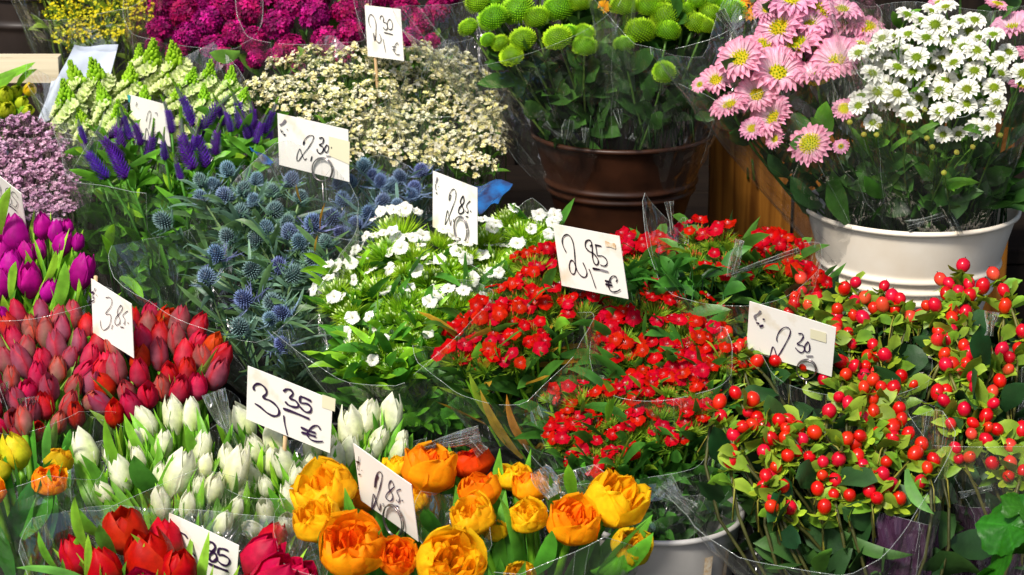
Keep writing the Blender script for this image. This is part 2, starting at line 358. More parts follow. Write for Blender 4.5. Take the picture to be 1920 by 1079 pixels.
def bracts(seed, c1, c2, n=11, L0=1.0):
    g = random.Random(seed); mb = MB()
    for k in range(n):
        a = (k + g.uniform(-.3, .3)) * 6.283 / n; L = L0 * g.uniform(.8, 1.5); up = g.uniform(-.05, .9)
        d = V((math.cos(a), math.sin(a), up)).normalized(); o = V((0, 0, 0))
        mb.blade(o, d * L, V((0, 0, -.08)), .075, c1, c2, fold=.5, ns=5, rg=g, prof=((0, .8), (.4, 1), (.7, .5), (1, .03)))
        for s in (.3, .55, .75):
            e = o + d * L * s
            for sg in (-1, 1):
                sd = V((-math.sin(a), math.cos(a), .3)) * sg; mb.blade(e, e + (d * .8 + sd).normalized() * .32 * L, V((0, 0, 0)), .026, c1, c2, ns=2, rg=g, prof=((0, 1), (1, .05)))
    mb.tube([V((0, 0, .05)), V((.02, 0, -.6)), V((0, .03, -1.5))], .035, cmul(c1, .8), 4)
    return mb.mesh('bracts', M['spiky'])
def veronica(seed):
    g = random.Random(seed); mb = MB(); bx, by = g.uniform(-.3, .3), g.uniform(-.3, .3)
    ax = lambda t: V((bx * t * t, by * t * t, t))
    rad = lambda t: ramp(t, ((0, .13), (.2, .155), (.5, .11), (.75, .06), (1, .03)))
    mb.tube([ax(i / 8) for i in range(9)], [rad(i / 8) * .5 for i in range(9)], (.05, .008, .12), 6, (.12, .3, .02))
    i = 0; n = 300
    for i in range(n):
        t = (i / n) ** 1.0; a = i * 2.39996; c = ax(t); d = V((math.cos(a), math.sin(a), .5 + t)).normalized(); r = rad(t)
        k = g.uniform(.7, 1.3)
        if t < .55: c1, c2, L, wd = cmul((.13, .015, .42), k), cmul((.33, .09, .80), k), .10, .022
        elif t < .8: c1, c2, L, wd = cmul((.09, .02, .20), k), cmul((.42, .22, .55), k), .06, .010
        else: c1, c2, L, wd = cmul((.10, .28, .01), k), cmul((.32, .62, .03), k), .045, .018
        p0 = c + V((d.x, d.y, 0)) * r * .5; sd = V((-d.y, d.x, 0))
        mb.grid([[p0 + sd * wd, p0 - sd * wd], [p0 + d * L + sd * wd * .8, p0 + d * L - sd * wd * .8]], [[c1, c1], [c2, c2]])
    return mb.mesh('flower_spike', M['bloom'])
def snap(seed):
    g = random.Random(seed); mb = MB(); n = 105; bx = g.uniform(-.08, .08)
    mb.tube([V((0, 0, -.3)), V((bx * .5, 0, .5)), V((bx, 0, .95))], .03, (.12, .3, .03), 5)
    for i in range(n):
        t = i / n; a = i * 2.4; z = .02 + t * .95; r = ramp(t, ((0, .26), (.35, .22), (.6, .12), (1, .02)))
        c = V((bx * z + math.cos(a) * r, math.sin(a) * r, z)); d = V((math.cos(a), math.sin(a), .45 + t * 1.6)).normalized()
        if t > .46:
            d = (d + V((g.uniform(-.5, .5), g.uniform(-.5, .5), 0))).normalized(); c = c + V((g.uniform(-.02, .02), g.uniform(-.02, .02), 0))
            s = ramp(t, ((.46, .074), (.7, .056), (1, .028))) * g.uniform(.75, 1.2); k = g.uniform(.85, 1.15)
            mb.ovoid(c, d, s * .78, s * 1.3, cmul((.20, .44, .012), k), cmul((.40, .70, .03), k), n=6, m=5)
        elif i % 2 == 0:
            q = V((0, 0, 1)).rotation_difference(d); m2 = MB(); s = .15
            for kk in range(5):
                path = lambda v: (.1 + .55 * v, .5 * v ** .7); half = lambda v: .42 * ramp(v, ((0, .4), (.6, 1), (1, .6)))
                petal(m2, kk * 1.2566 + g.uniform(-.2, .2), path, half, lambda u, v: lerp((.52, .72, .14), (.84, .88, .50), v), 3, 4, wrap=False, rip=.12, rg=g)
            b = len(mb.v); mb.v.extend([c + q @ (x * s * 1.35) for x in m2.v]); mb.c.extend(m2.c)
            for f in m2.f: mb.f.append(tuple(b + y for y in f)); mb.m.append(0)
    return mb.mesh('flower_spire', M['petal'])
def spray(seed, cols, n=46, spread=.5, fl=.07, stems=(.06, .14, .02), shape='dome', accent=None):
    """a sprig of tiny star florets on forked stems; unit width"""
    g = random.Random(seed); mb = MB(); pts = []
    for i in range(9):
        a = i * 2.4 + g.uniform(-.4, .4); r = math.sqrt((i + .4) / 9) * spread * .95; top = V((math.cos(a) * r, math.sin(a) * r, .42 + .28 * (1 - (r / spread) ** 2) + g.uniform(-.12, .1)))
        mb.tube([V((0, 0, -.45)), V((top.x * .35, top.y * .35, 0)), top], .012, stems, 3)
        for k in range(n // 9 + 1):
            p = top + V((g.gauss(0, .058), g.gauss(0, .058), g.gauss(0, .05))); mb.tube([top - V((0, 0, .15)), p], .006, stems, 3); pts.append(p)
    for p in pts:
        d = V((p.x * 1.2, p.y * 1.2, .8)) + V((g.uniform(-.5, .5), g.uniform(-.5, .5), 0)); d.normalize(); q = V((0, 0, 1)).rotation_difference(d)
        col = g.choice(cols); k = g.uniform(.8, 1.12); s = fl * g.uniform(.75, 1.25)
        c0 = accent if (accent and g.random() < .35) else cmul(col, .75)
        for j in range(5):
            a = j * 1.2566 + g.random() * .3; e = V((math.cos(a), math.sin(a), .55)); f = V((-math.sin(a), math.cos(a), 0)) * .42
            mb.grid([[p, p], [p + q @ ((e * .6 + f) * s), p + q @ ((e * .6 - f) * s)], [p + q @ ((e * 1.05 + f * .5) * s), p + q @ ((e * 1.05 - f * .5) * s)]], [[c0, c0], [cmul(col, k)] * 2, [cmul(col, k)] * 2])
    return mb.mesh('sprig', M['bloom'])
def ball(seed, cols, n=150, fl=.085):
    """dense round head of waxy star florets"""
    g = random.Random(seed); mb = MB(); mb.ovoid(V((0, 0, .4)), V((0, 0, 1)), .36, .34, cmul(cols[0], .25))
    for p in fib(n, -.6):
        c = V((0, 0, .4)) + p * .38 * g.uniform(.88, 1.12); d = (p + V((g.uniform(-.3, .3), g.uniform(-.3, .3), g.uniform(-.2, .4)))).normalized(); q = V((0, 0, 1)).rotation_difference(d)
        col = cmul(g.choice(cols), g.uniform(.6, 1.25)); s = fl * g.uniform(.8, 1.25)
        for j in range(6):
            a = j * 1.047 + g.random(); e = V((math.cos(a), math.sin(a), .5 - .2)); f = V((-math.sin(a), math.cos(a), 0)) * .3
            mb.grid([[c, c], [c + q @ ((e * .6 + f) * s), c + q @ ((e * .6 - f) * s)], [c + q @ (e * 1.1 * s), c + q @ (e * 1.12 * s)]], [[cmul(col, .5)] * 2, [col] * 2, [cmul(col, 1.3)] * 2])
    return mb.mesh('flower_head', M['bloom'])
def berry(seed, c1, c2):
    mb = MB(); mb.ovoid(V((0, 0, .5)), V((0, 0, 1)), .48, .56, c2, c1, n=14, m=10, point=.35)
    mb.tube([V((0, 0, 1.0)), V((.02, 0, 1.16))], [.07, .02], (.06, .02, .01), 5); return mb.mesh('berry', M['berry'])
def sepals(seed):
    g = random.Random(seed); mb = MB(); mb.tube([V((0, 0, .05)), V((g.uniform(-.3, .3), g.uniform(-.3, .3), -1.3)), V((0, g.uniform(-.5, .5), -3.))], .07, (.22, .22, .03), 4)
    for k in range(5):
        a = k * 1.2566 + g.uniform(-.25, .25); d = V((math.cos(a), math.sin(a), g.uniform(-.5, .15))); k2 = g.uniform(.75, 1.15); L = g.uniform(.7, 1.15)
        mb.blade(V((0, 0, -.02)), d * L, V((0, 0, -.1)), .3, cmul((.17, .29, .015), k2), cmul((.27, .40, .025), k2), fold=.15, ns=4, side=V((-math.sin(a), math.cos(a), 0)), prof=((0, .3), (.35, .9), (.65, 1), (.9, .6), (1, .15)), rg=g)
    for k in range(2):
        a = g.uniform(0, 6.28); d = V((math.cos(a) * 1.6, math.sin(a) * 1.6, -.9)); mb.blade(V((0, 0, -.9)), d, V((0, 0, .2)), .4, (.08, .2, .02), (.14, .3, .02), ns=4, rg=g)
    return mb.mesh('sepals', M['leaf'])

GRN = (.10, .30, .015); GRN2 = (.22, .50, .03); DG = (.02, .09, .012); BG = (.035, .13, .02)
RED = (.47, .0015, .004)
def var(f, n, *a, **k): return [f(s, *a, **k) for s in range(n)]
PR = {
 'red_tulip': [('tulip', tulip(1, .22, (.45, .16, .02), (.55, .002, .03), (.60, .003, .03), (.62, .004, .012), H=1.2), None), ('tulip', tulip(2, .35, (.4, .06, .03), (.60, .003, .02), (.55, .002, .03), (.64, .006, .012), H=1.15), None), ('tulip', tulip(3, .1, (.3, .08, .03), (.50, .002, .045), (.58, .003, .03), (.62, .008, .015), H=1.25), None)],
 'white_tulip': [('tulip', tulip(s, .02 + .10 * s, (.40, .56, .08), (.74, .78, .46), (.84, .84, .66), (.86, .86, .68), H=1.78, stripe=(.52, .66, .16)), None) for s in range(4)],
 'magenta_tulip': [('tulip', tulip(10 + s, .1 + .15 * s, (.30, .006, .16), (.46, .002, .25), (.54, .004, .30), (.66, .014, .40), H=1.45, stripe=(.30, .003, .20)), None) for s in range(3)],
 'pink_tulip': [('tulip', tulip(20, .1, (.28, .07, .08), (.54, .03, .07), (.60, .012, .04), (.60, .006, .012), H=1.7, stripe=(.38, .09, .12)), None),
                ('tulip', tulip(21, .0, (.30, .18, .11), (.36, .13, .13), (.46, .06, .07), (.62, .01, .012), H=1.8, stripe=(.28, .19, .11)), None),
                ('tulip', tulip(22, .2, (.38, .04, .08), (.60, .02, .08), (.60, .008, .045), (.58, .005, .02), H=1.5, stripe=(.58, .09, .12)), None),
                ('tulip', tulip(23, .1, (.26, .09, .12), (.34, .09, .14), (.40, .05, .10), (.54, .01, .03), H=1.75, stripe=(.32, .10, .14)), None),
                ('tulip', tulip(24, .3, (.4, .14, .02), (.58, .016, .006), (.60, .01, .006), (.66, .05, .006), H=1.45), None)],
 'yellow_tulip': [('tulip', tulip(30, .15, (.30, .42, .02), (.62, .60, .02), (.72, .55, .02), (.78, .45, .01), H=1.3), None), ('tulip', tulip(31, .1, (.22, .38, .02), (.40, .52, .02), (.55, .6, .03), (.5, .55, .02), H=1.4), None)],
 'peony_y': [('tulip', peony_tulip(40 + s, (.94, .68, .014), (.93, .57, .008), (.90, .32, .006)), None) for s in range(2)],
 'peony_o': [('tulip', peony_tulip(50 + s, (.94, .42, .006), (.92, .22, .005), (.86, .07, .004)), None) for s in range(2)],
 'peony_r': [('tulip', peony_tulip(60, (.84, .13, .004), (.80, .05, .004), (.72, .015, .006)), None)],
 'peony_g': [('tulip', peony_tulip(70, (.70, .52, .01), (.75, .40, .01), (.75, .22, .01), green=.9), None)],
 'pompon': [('pompon', pompon(s), None) for s in range(3)],
 'pink_daisy': [('daisy', daisy(s, 19, 2, .19, .062, (.92, .74, .81), (.86, .37, .55), cup=(.06, .16, -.02)[s]), ('centre', disc(s, .225, (.22, .42, .01), (.90, .74, .01)))) for s in range(3)],
 'santini': [('daisy', daisy(10 + s, 13, 1, .18, .112, (.84, .84, .72), (.90, .90, .84), cup=(.05, .0)[s], mat='vivid'), ('centre', disc(10 + s, .20, (.20, .34, .01), (.34, .46, .015), .45))) for s in range(2)],
 'bud': [('bud', disc(20, .42, (.50, .60, .08), (.74, .70, .12), 1.0), None)],
 'orange_daisy': [('daisy', daisy(15, 14, 2, .17, .06, (.85, .35, .01), (.85, .42, .01)), ('centre', disc(15, .17, (.3, .3, .01), (.7, .4, .01))))],
 'red_head': [('flower_head', tuft(s, (.09, .24, .012), (.26, .44, .03), (.50, .004, .012), nb=16, n=170), None) for s in range(3)],
 'white_head': [('flower_head', tuft(10 + s, (.12, .32, .01), (.32, .58, .025), (.70, .80, .45), nb=20, n=260), None) for s in range(3)],
 'thistle': [('thistle', thistle(0, (.045, .09, .16), (.26, .39, .54)), ('bracts', bracts(0, (.07, .15, .16), (.30, .44, .52)))),
             ('thistle', thistle(1, (.05, .10, .11), (.24, .38, .38)), ('bracts', bracts(1, (.06, .17, .10), (.26, .44, .34)))),
             ('thistle', thistle(2, (.04, .06, .17), (.20, .29, .54)), ('bracts', bracts(2, (.12, .18, .30), (.28, .36, .60), 9, 1.2)))],
 'veronica': [('flower_spike', veronica(s), None) for s in range(4)],
 'snap': [('flower_spire', snap(s), None) for s in range(3)],
 'cream': [('sprig', spray(s, ((.90, .87, .66), (.88, .85, .56), (.92, .90, .74), (.86, .80, .36)), 58, fl=.072, accent=(.80, .72, .12)), None) for s in range(4)],
 'lilac': [('sprig', spray(10 + s, ((.68, .40, .56), (.76, .50, .64), (.58, .30, .46)), 80, fl=.06, stems=(.2, .15, .14)), None) for s in range(3)],
 'solidago': [('sprig', spray(20 + s, ((.74, .64, .01), (.68, .66, .02), (.80, .66, .01)), 60, fl=.05, stems=(.2, .34, .03)), None) for s in range(3)],
 'fuchsia': [('flower_head', ball(s, ((.40, .002, .11), (.27, .001, .10), (.55, .008, .20), (.20, .001, .08)), 130, .11), None) for s in range(3)],
 'berry': [('berry', berry(0, (.52, .002, .004), (.54, .004, .006)), ('sepals', sepals(0))), ('berry', berry(1, (.56, .004, .006), (.66, .10, .04)), ('sepals', sepals(1))), ('berry', berry(2, (.44, .001, .005), (.50, .003, .006)), ('sepals', sepals(2)))],
}
RB = var(pink, 4, RED, (.66, .10, .10)); WB = [pink(10 + s, (.90, .90, .82), (.75, .80, .5)) for s in range(3)]
WCUP = [pink(30 + s, (.88, .90, .80), (.7, .78, .4)) for s in range(1)]

def place(kind, parent, B, pos, ax, size, g, vi=None, squash=1.0):
    vs = PR[kind]; nm, me, ch = vs[g.randrange(len(vs)) if vi is None else vi % len(vs)]
    o = bpy.data.objects.new(nm, me); C.objects.link(o); o.parent = parent
    q = V((0, 0, 1)).rotation_difference(ax.normalized()) @ Quaternion((0, 0, 1), g.uniform(0, 6.28))
    o.location = pos - B; o.rotation_euler = q.to_euler(); o.scale = (size, size, size * squash)
    if ch:
        c = bpy.data.objects.new(ch[0], ch[1]); C.objects.link(c); c.parent = o
    return o

def inpoly(x, y, poly):
    r = False; j = len(poly) - 1
    for i in range(len(poly)):
        (xi, yi), (xj, yj) = poly[i], poly[j]
        if (yi > y) != (yj > y) and x < (xj - xi) * (y - yi) / (yj - yi) + xi: r = not r
        j = i
    return r
def scatter(poly, sp, g, nmax=100):
    xs = [p[0] for p in poly]; ys = [p[1] for p in poly]; pts = []
    for _ in range(9000):
        x, y = g.uniform(min(xs), max(xs)), g.uniform(min(ys), max(ys))
        if inpoly(x, y, poly) and all((x - a) ** 2 + ((y - b) * 1.15) ** 2 > sp * sp for a, b in pts):
            pts.append((x, y))
            if len(pts) >= nmax: break
    return sorted(pts, key=lambda p: p[1])

def wrap(parent, B, Bc, Cc, Rr, seed, peaks=(), film='film', r0=.03, part='wrap', top=1.0, nphi=54, nv=12, edge=.0003, amp=.06, rim2=True):
    """a cone of crinkled cellophane round the stems; peaks = (angle deg, width deg, extra height) of the sheet's corners"""
    g = random.Random(seed); mb = MB(); ax = (Cc - Bc); L = ax.length; an = ax.normalized()
    e1 = an.cross(V((0, 1, 0))).normalized(); e1 = e1 if e1.x > 0 else -e1; e2 = an.cross(e1)   # e1 to the right
    if e2.y > 0: e2 = -e2                                                                       # e2 towards the viewer
    nk = 15; kn = [g.uniform(-1, 1) for _ in range(nk)]; kn2 = [g.uniform(-1, 1) for _ in range(nk * 2)]
    def pw(arr, ph):
        t = (ph / (2 * math.pi)) % 1 * len(arr); i = int(t); f = t - i; return arr[i % len(arr)] * (1 - f) + arr[(i + 1) % len(arr)] * f
    rows = []; cols = []
    for i in range(nv + 1):
        v = i / nv; row = []
        for j in range(nphi):
            ph = j / nphi * 2 * math.pi; hh = top + .022 * pw(kn[:7], ph + 2) + .02 * math.sin(2 * ph + seed)
            for (a, wd, ex) in peaks:
                dd = abs((math.degrees(ph) - a + 180) % 360 - 180)
                if dd < wd: hh += 1.7 * ex * (1 - dd / wd)
            t = v * hh; r = r0 + (Rr - r0) * t ** .85
            r *= 1 + amp * v * (pw(kn, ph) + .3 * pw(kn2, ph * 1.0 + v * .6)) + .004 * abs(math.sin(ph * 11 + seed)) * v
            jt = .0045 * min(1, v * 3) * (0 if i == nv else 1)
            row.append(Bc + an * (L * t + g.uniform(-jt, jt)) + (e1 * math.cos(ph) + e2 * math.sin(ph)) * (r + g.uniform(-jt, jt)))
        rows.append(row); cols.append([(1, 1, 1)] * nphi)
    mb.grid(rows, cols, True)
    mb.mi = 1; last = rows[-1]; i0 = 0
    while i0 < nphi:                                    # pale tubes in broken runs, drawn in as glints on the sheet's edge
        i1 = min(nphi, i0 + g.randrange(4, 13)); mb.tube([last[q % nphi] for q in range(i0, i1 + 1)], [edge * g.uniform(.5, 1.15)] * (i1 - i0 + 1), (1, 1, 1), 4); i0 = i1 + g.choice((0, 0, 1, 3))
    for k in range(7):                                                             # thin pale lines drawn in as highlights on seams and folds
        j = g.randrange(nphi); mb.tube([rows[i][(j + int(i * (k % 3) * .3)) % nphi] + an * .0005 for i in range(2 + k % 4, nv + 1)], edge * .75, (1, 1, 1), 3)
    me = mb.mesh(part, [M[film], M['rim']], False, B)
    o = link(part, me, parent)
    return o

def D(py): return 3.66 - .00102 * py
def bouquet(name, label, base, items, group=None, d0=None, cyr=None, k=.0007, tc=.15, stem_c=GRN, fol=None, wr=None, jit=.2, seed=1, cat='bouquet', leafmat='leaf', stem_r=.0022, extra=None, folds=(), bspread=.04):
    """items: (kind, x, y, size px, depth offset, variant/None[, tip x, tip y])"""
    g = random.Random(seed); B = P(*base); rt = root(name, label, cat, B, group)
    ys = [i[2] for i in items]; cyy = cyr if cyr is not None else sum(ys) / len(ys); dd = d0 if d0 is not None else D(cyy)
    st = MB(); fo = MB(); pts = []
    for it in items:
        kind, x, y, sz = it[:4]; off = it[4] if len(it) > 4 else 0; vi = it[5] if len(it) > 5 else None
        d = dd - k * (y - cyy) + off + g.uniform(-.008, .008)
        p = P(x, y, d); s = sz / ppm(d)
        if len(it) > 7:
            tip = P(it[6], it[7], d - .15 * s + g.uniform(-.02, .02)); ax = tip - p; s = ax.length; ax.normalize(); pos = p
        else:
            ax = (p - B).normalized() + V((g.gauss(0, jit), g.gauss(0, jit), 0)) - FW * tc; ax.normalize()
            ctr = .65 if 'tulip' in kind else .5 if kind == 'berry' else .8 if kind in ('red_head', 'white_head') else .35 if 'peony' in kind else .42 if kind in ('pompon', 'fuchsia', 'thistle') else .45 if kind in ('cream', 'lilac', 'solidago') else 0
            pos = p - ax * (ctr * s)
        o = place(kind, rt, B, pos, ax, s, g, vi, g.uniform(.78, 1.05) if kind == 'pompon' else g.uniform(.9, 1.12))
        if kind in ('red_head', 'white_head'):
            nb = it[6] if len(it) > 6 else 6; bs = RB if kind == 'red_head' else WB
            used = []
            for b in range(nb):
                for _ in range(30):
                    a = g.uniform(0, 6.28); rr = math.sqrt(g.random()) * 1.0
                    c = V((math.cos(a) * rr, math.sin(a) * rr, 0))
                    if all((c - u).length > .5 for u in used): break
                used.append(c); c = V((c.x, c.y, .78 + .28 * (1 - rr * rr) + g.uniform(-.1, .08)))
                q = o.rotation_euler.to_quaternion(); bo = bpy.data.objects.new('blossom', g.choice(bs)); C.objects.link(bo); bo.parent = o
                nz = V((c.x * .7 + g.uniform(-.5, .5), c.y * .7 + g.uniform(-.5, .5), 1)).normalized()
                nz = (nz + (q.inverted() @ (-FW)) * .55).normalized()
                fs = (30 if kind == 'red_head' else 29) / ppm(d) / s * g.uniform(.75, 1.12)
                bo.location = c; bo.rotation_euler = (V((0, 0, 1)).rotation_difference(nz) @ Quaternion((0, 0, 1), g.uniform(0, 6))).to_euler(); bo.scale = (fs,) * 3
        a = g.uniform(0, 6.28); b0 = B + V((math.cos(a), math.sin(a), 0)) * (bspread * math.sqrt(g.random()))
        dist = (pos - b0).length; c1 = pos - ax * dist * .35
        sp = [b0, b0.lerp(c1, .5), c1, pos + ax * .002]
        sp = [b0 * ((1 - t) ** 3) + b0.lerp(c1, .6) * (3 * t * (1 - t) ** 2) + c1 * (3 * t * t * (1 - t)) + (pos + ax * (.003)) * t ** 3 for t in (0, .2, .4, .6, .8, .93, 1)]
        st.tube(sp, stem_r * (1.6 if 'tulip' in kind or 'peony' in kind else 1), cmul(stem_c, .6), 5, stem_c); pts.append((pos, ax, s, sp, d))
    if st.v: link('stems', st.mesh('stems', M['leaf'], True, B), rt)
    if fol:
        for spec in (fol if isinstance(fol, list) else [fol]):
            typ, n, L, wd, c1, c2 = spec[:6]; lo, hi = spec[6:8] if len(spec) > 7 else (.4, .9)
            for (pos, ax, s, sp, d) in pts:
                nn = int(n) + (g.random() < n - int(n))
                for _ in range(nn):
                    kq = g.uniform(.7, 1.2); u3, w3 = cmul(c1, kq), cmul(c2, kq)
                    if typ == 'tulip':         # upright strap leaves standing among the blooms
                        a = g.uniform(0, 6.28); off = V((math.cos(a), math.sin(a), 0)) * s * g.uniform(.35, .9); big = .45 if s > .055 else 1
                        top = pos + off + ax * (s * g.uniform(.4, 1.75) * big) + V((0, 0, 0)); bt = pos + off * .4 - ax * (L * g.uniform(.7, 1.1))
                        fo.blade(bt, top, V((g.uniform(-1, 1), g.uniform(-1, 1), 0)) * L * .12, wd * g.uniform(.7, 1.2), u3, w3, fold=.45, ns=7, rg=g)
                    else:
                        t = g.uniform(lo, hi); i = min(5, int(t * 6)); f = t * 6 - i; o3 = sp[i].lerp(sp[i + 1], f)
                        a = g.uniform(0, 6.28); dr = (V((math.cos(a), math.sin(a) , 0)) * 1.0 + (ax + V((0, 0, .3))) * g.uniform(.0, 1.0)).normalized(); LL = L * g.uniform(.6, 1.3)
                        fo.blade(o3, o3 + dr * LL, V((0, 0, 1)) * LL * g.uniform(-.05, .2), wd * g.uniform(.7, 1.25), u3, w3, fold=.2, ns=5, wave=.15, rg=g)
    if extra: extra(fo, g)
    if fo.v: link('foliage', fo.mesh('foliage', M[leafmat], True, B), rt)
    for i, wq in enumerate(wr if isinstance(wr, list) else ([wr] if wr else [])):
        (cx, cyy2, cd, rp) = wq['c']; bb = P(*wq['b']) if 'b' in wq else B
        wrap(rt, B, bb, P(cx, cyy2, cd), rp / ppm(cd), wq.get('seed', seed + 11 * i), wq.get('peaks', ()), wq.get('film', 'film'), wq.get('r0', .03), wq.get('part', 'wrap'), wq.get('top', 1.0), amp=wq.get('amp', .06))
    for i, q in enumerate(folds): fold(rt, *q, seed=seed + i)
    return rt
def fill(poly, n, L, wd, d, c1, c2, up=.5, sd=1, more=None, k=.0006):
    def f(fo, g0):
        g = random.Random(sd); ys = [p[1] for p in poly]; cyy = sum(ys) / len(ys); xs = [p[0] for p in poly]; i = 0
        while i < n:
            x, y = g.uniform(min(xs), max(xs)), g.uniform(min(ys), max(ys))
            if not inpoly(x, y, poly): continue
            i += 1; p = P(x, y, d - k * (y - cyy) + g.uniform(0, .07)); a = g.uniform(0, 6.28)
            dr = V((math.cos(a), math.sin(a) - .3, g.uniform(-.2, 1) * up * 2)).normalized(); q = g.uniform(.6, 1.3); LL = L * g.uniform(.6, 1.3)
            fo.blade(p, p + dr * LL, V((0, 0, LL * g.uniform(-.05, .2))), wd * g.uniform(.7, 1.3), cmul(c1, q), cmul(c2, q), fold=.25, ns=5, wave=.15, rg=g)
            fo.tube([p, p - V((g.uniform(-.01, .01), -.01, .06))], .0012, cmul(c1, q), 3)
        if more: more(fo, g0)
    return f
def fold(rt, x0, y0, x1, y1, wpx, d, n=5, seed=0, part='wrap_fold', mat='crumple'):
    """a gathered, sharply pleated bit of film from (x0,y0) to (x1,y1)"""
    g = random.Random(seed); a, b = P(x0, y0, d), P(x1, y1, d); dv = b - a; sd = dv.cross(FW).normalized(); mb = MB(); rows = []; B = rt.location
    N_ = n * 2
    for i in range(6):
        t = i / 5; w_ = wpx / ppm(d) * (.45 + .55 * abs(math.sin(t * 2.2 + seed))) * (1 - .4 * t)
        rows.append([a + dv * t + sd * (w_ * (j / N_ - .5) * 2 * g.uniform(.9, 1.1)) - FW * ((.006 if j % 2 else -.006) * g.uniform(.4, 1.4)) for j in range(N_ + 1)])
    mb.grid(rows, [[(1, 1, 1)] * (N_ + 1)] * 6); mb.mi = 1
    for j in (0, n, N_): mb.tube([r_[j] for r_ in rows], .0003, (1, 1, 1), 3)  # pale lines drawn in as glints along the pleats
    link(part, mb.mesh(part, [M[mat], M['rim']], False, B), rt)
def blades(poly, n, wpx, hpx, d, cols, sd=1, k=.0006, more=None):
    """upright strap leaves whose tips are spread over a picture region"""
    def f(fo, g0):
        g = random.Random(sd); ys = [p[1] for p in poly]; cyy = sum(ys) / len(ys); xs = [p[0] for p in poly]; i = 0; q = ppm(d)
        while i < n:
            x, y = g.uniform(min(xs), max(xs)), g.uniform(min(ys), max(ys))
            if not inpoly(x, y, poly): continue
            i += 1; dd = d - k * (y - cyy) + g.uniform(-.01, .03); tip = P(x, y, dd); h = hpx / q * g.uniform(.7, 1.3); lx = g.gauss(0, .28)
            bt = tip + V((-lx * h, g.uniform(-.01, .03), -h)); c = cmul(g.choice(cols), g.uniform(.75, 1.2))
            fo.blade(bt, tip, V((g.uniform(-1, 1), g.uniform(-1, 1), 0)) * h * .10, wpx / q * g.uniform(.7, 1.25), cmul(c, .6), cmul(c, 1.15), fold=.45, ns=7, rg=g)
        if more: more(fo, g0)
    return f
def leafpx(pts):
    """explicit leaves: (x0,y0,x1,y1,halfwidth px,depth,colour,bulge px)"""
    def f(fo, g):
        for (x0, y0, x1, y1, wpx, d, c, b) in pts:
            a, e = P(x0, y0, d + .03), P(x1, y1, d - .01); nrm = (e - a).cross(FW).normalized()
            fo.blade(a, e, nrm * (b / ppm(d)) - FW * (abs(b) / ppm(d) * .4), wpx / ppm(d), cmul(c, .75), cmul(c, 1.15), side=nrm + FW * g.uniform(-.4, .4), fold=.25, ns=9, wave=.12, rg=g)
    return f

# ------------------------------------------------------------------ the stall: ground, stepped stand, back wall, buckets
mb = MB(); mb.grid([[V((-40, -40, 0)), V((40, -40, 0))], [V((-40, 40, 0)), V((40, 40, 0))]], [[(1, 1, 1)] * 2] * 2); struct('ground', mb.mesh('ground', M['stone']))
mb = MB(); mb.box((0, 5.0, 1.6), 9, .1, 3.2)
for i in range(31): mb.box((-4.5 + i * .3, 4.94, 1.6), .012, .02, 3.2)
wl = link('wall', mb.mesh('wall', M['back'], False)); tag(wl, 'dark boarded back wall of the stall behind all the buckets', 'wall')
st = root('display_stand', 'dark stepped wooden stand carrying the rows of buckets', 'stand', (0, 3, 0))
STEPS = ((2.62, .34, .30), (2.99, .42, .42), (3.38, .50, .62), (3.95, .64, .62))
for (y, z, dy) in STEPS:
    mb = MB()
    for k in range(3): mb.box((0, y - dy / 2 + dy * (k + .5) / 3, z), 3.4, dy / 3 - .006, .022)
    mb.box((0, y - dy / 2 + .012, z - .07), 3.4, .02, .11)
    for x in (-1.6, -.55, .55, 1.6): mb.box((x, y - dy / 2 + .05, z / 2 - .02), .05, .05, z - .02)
    link('step', mb.mesh('step', M['shelf'], False, V((0, 3, 0))), st)

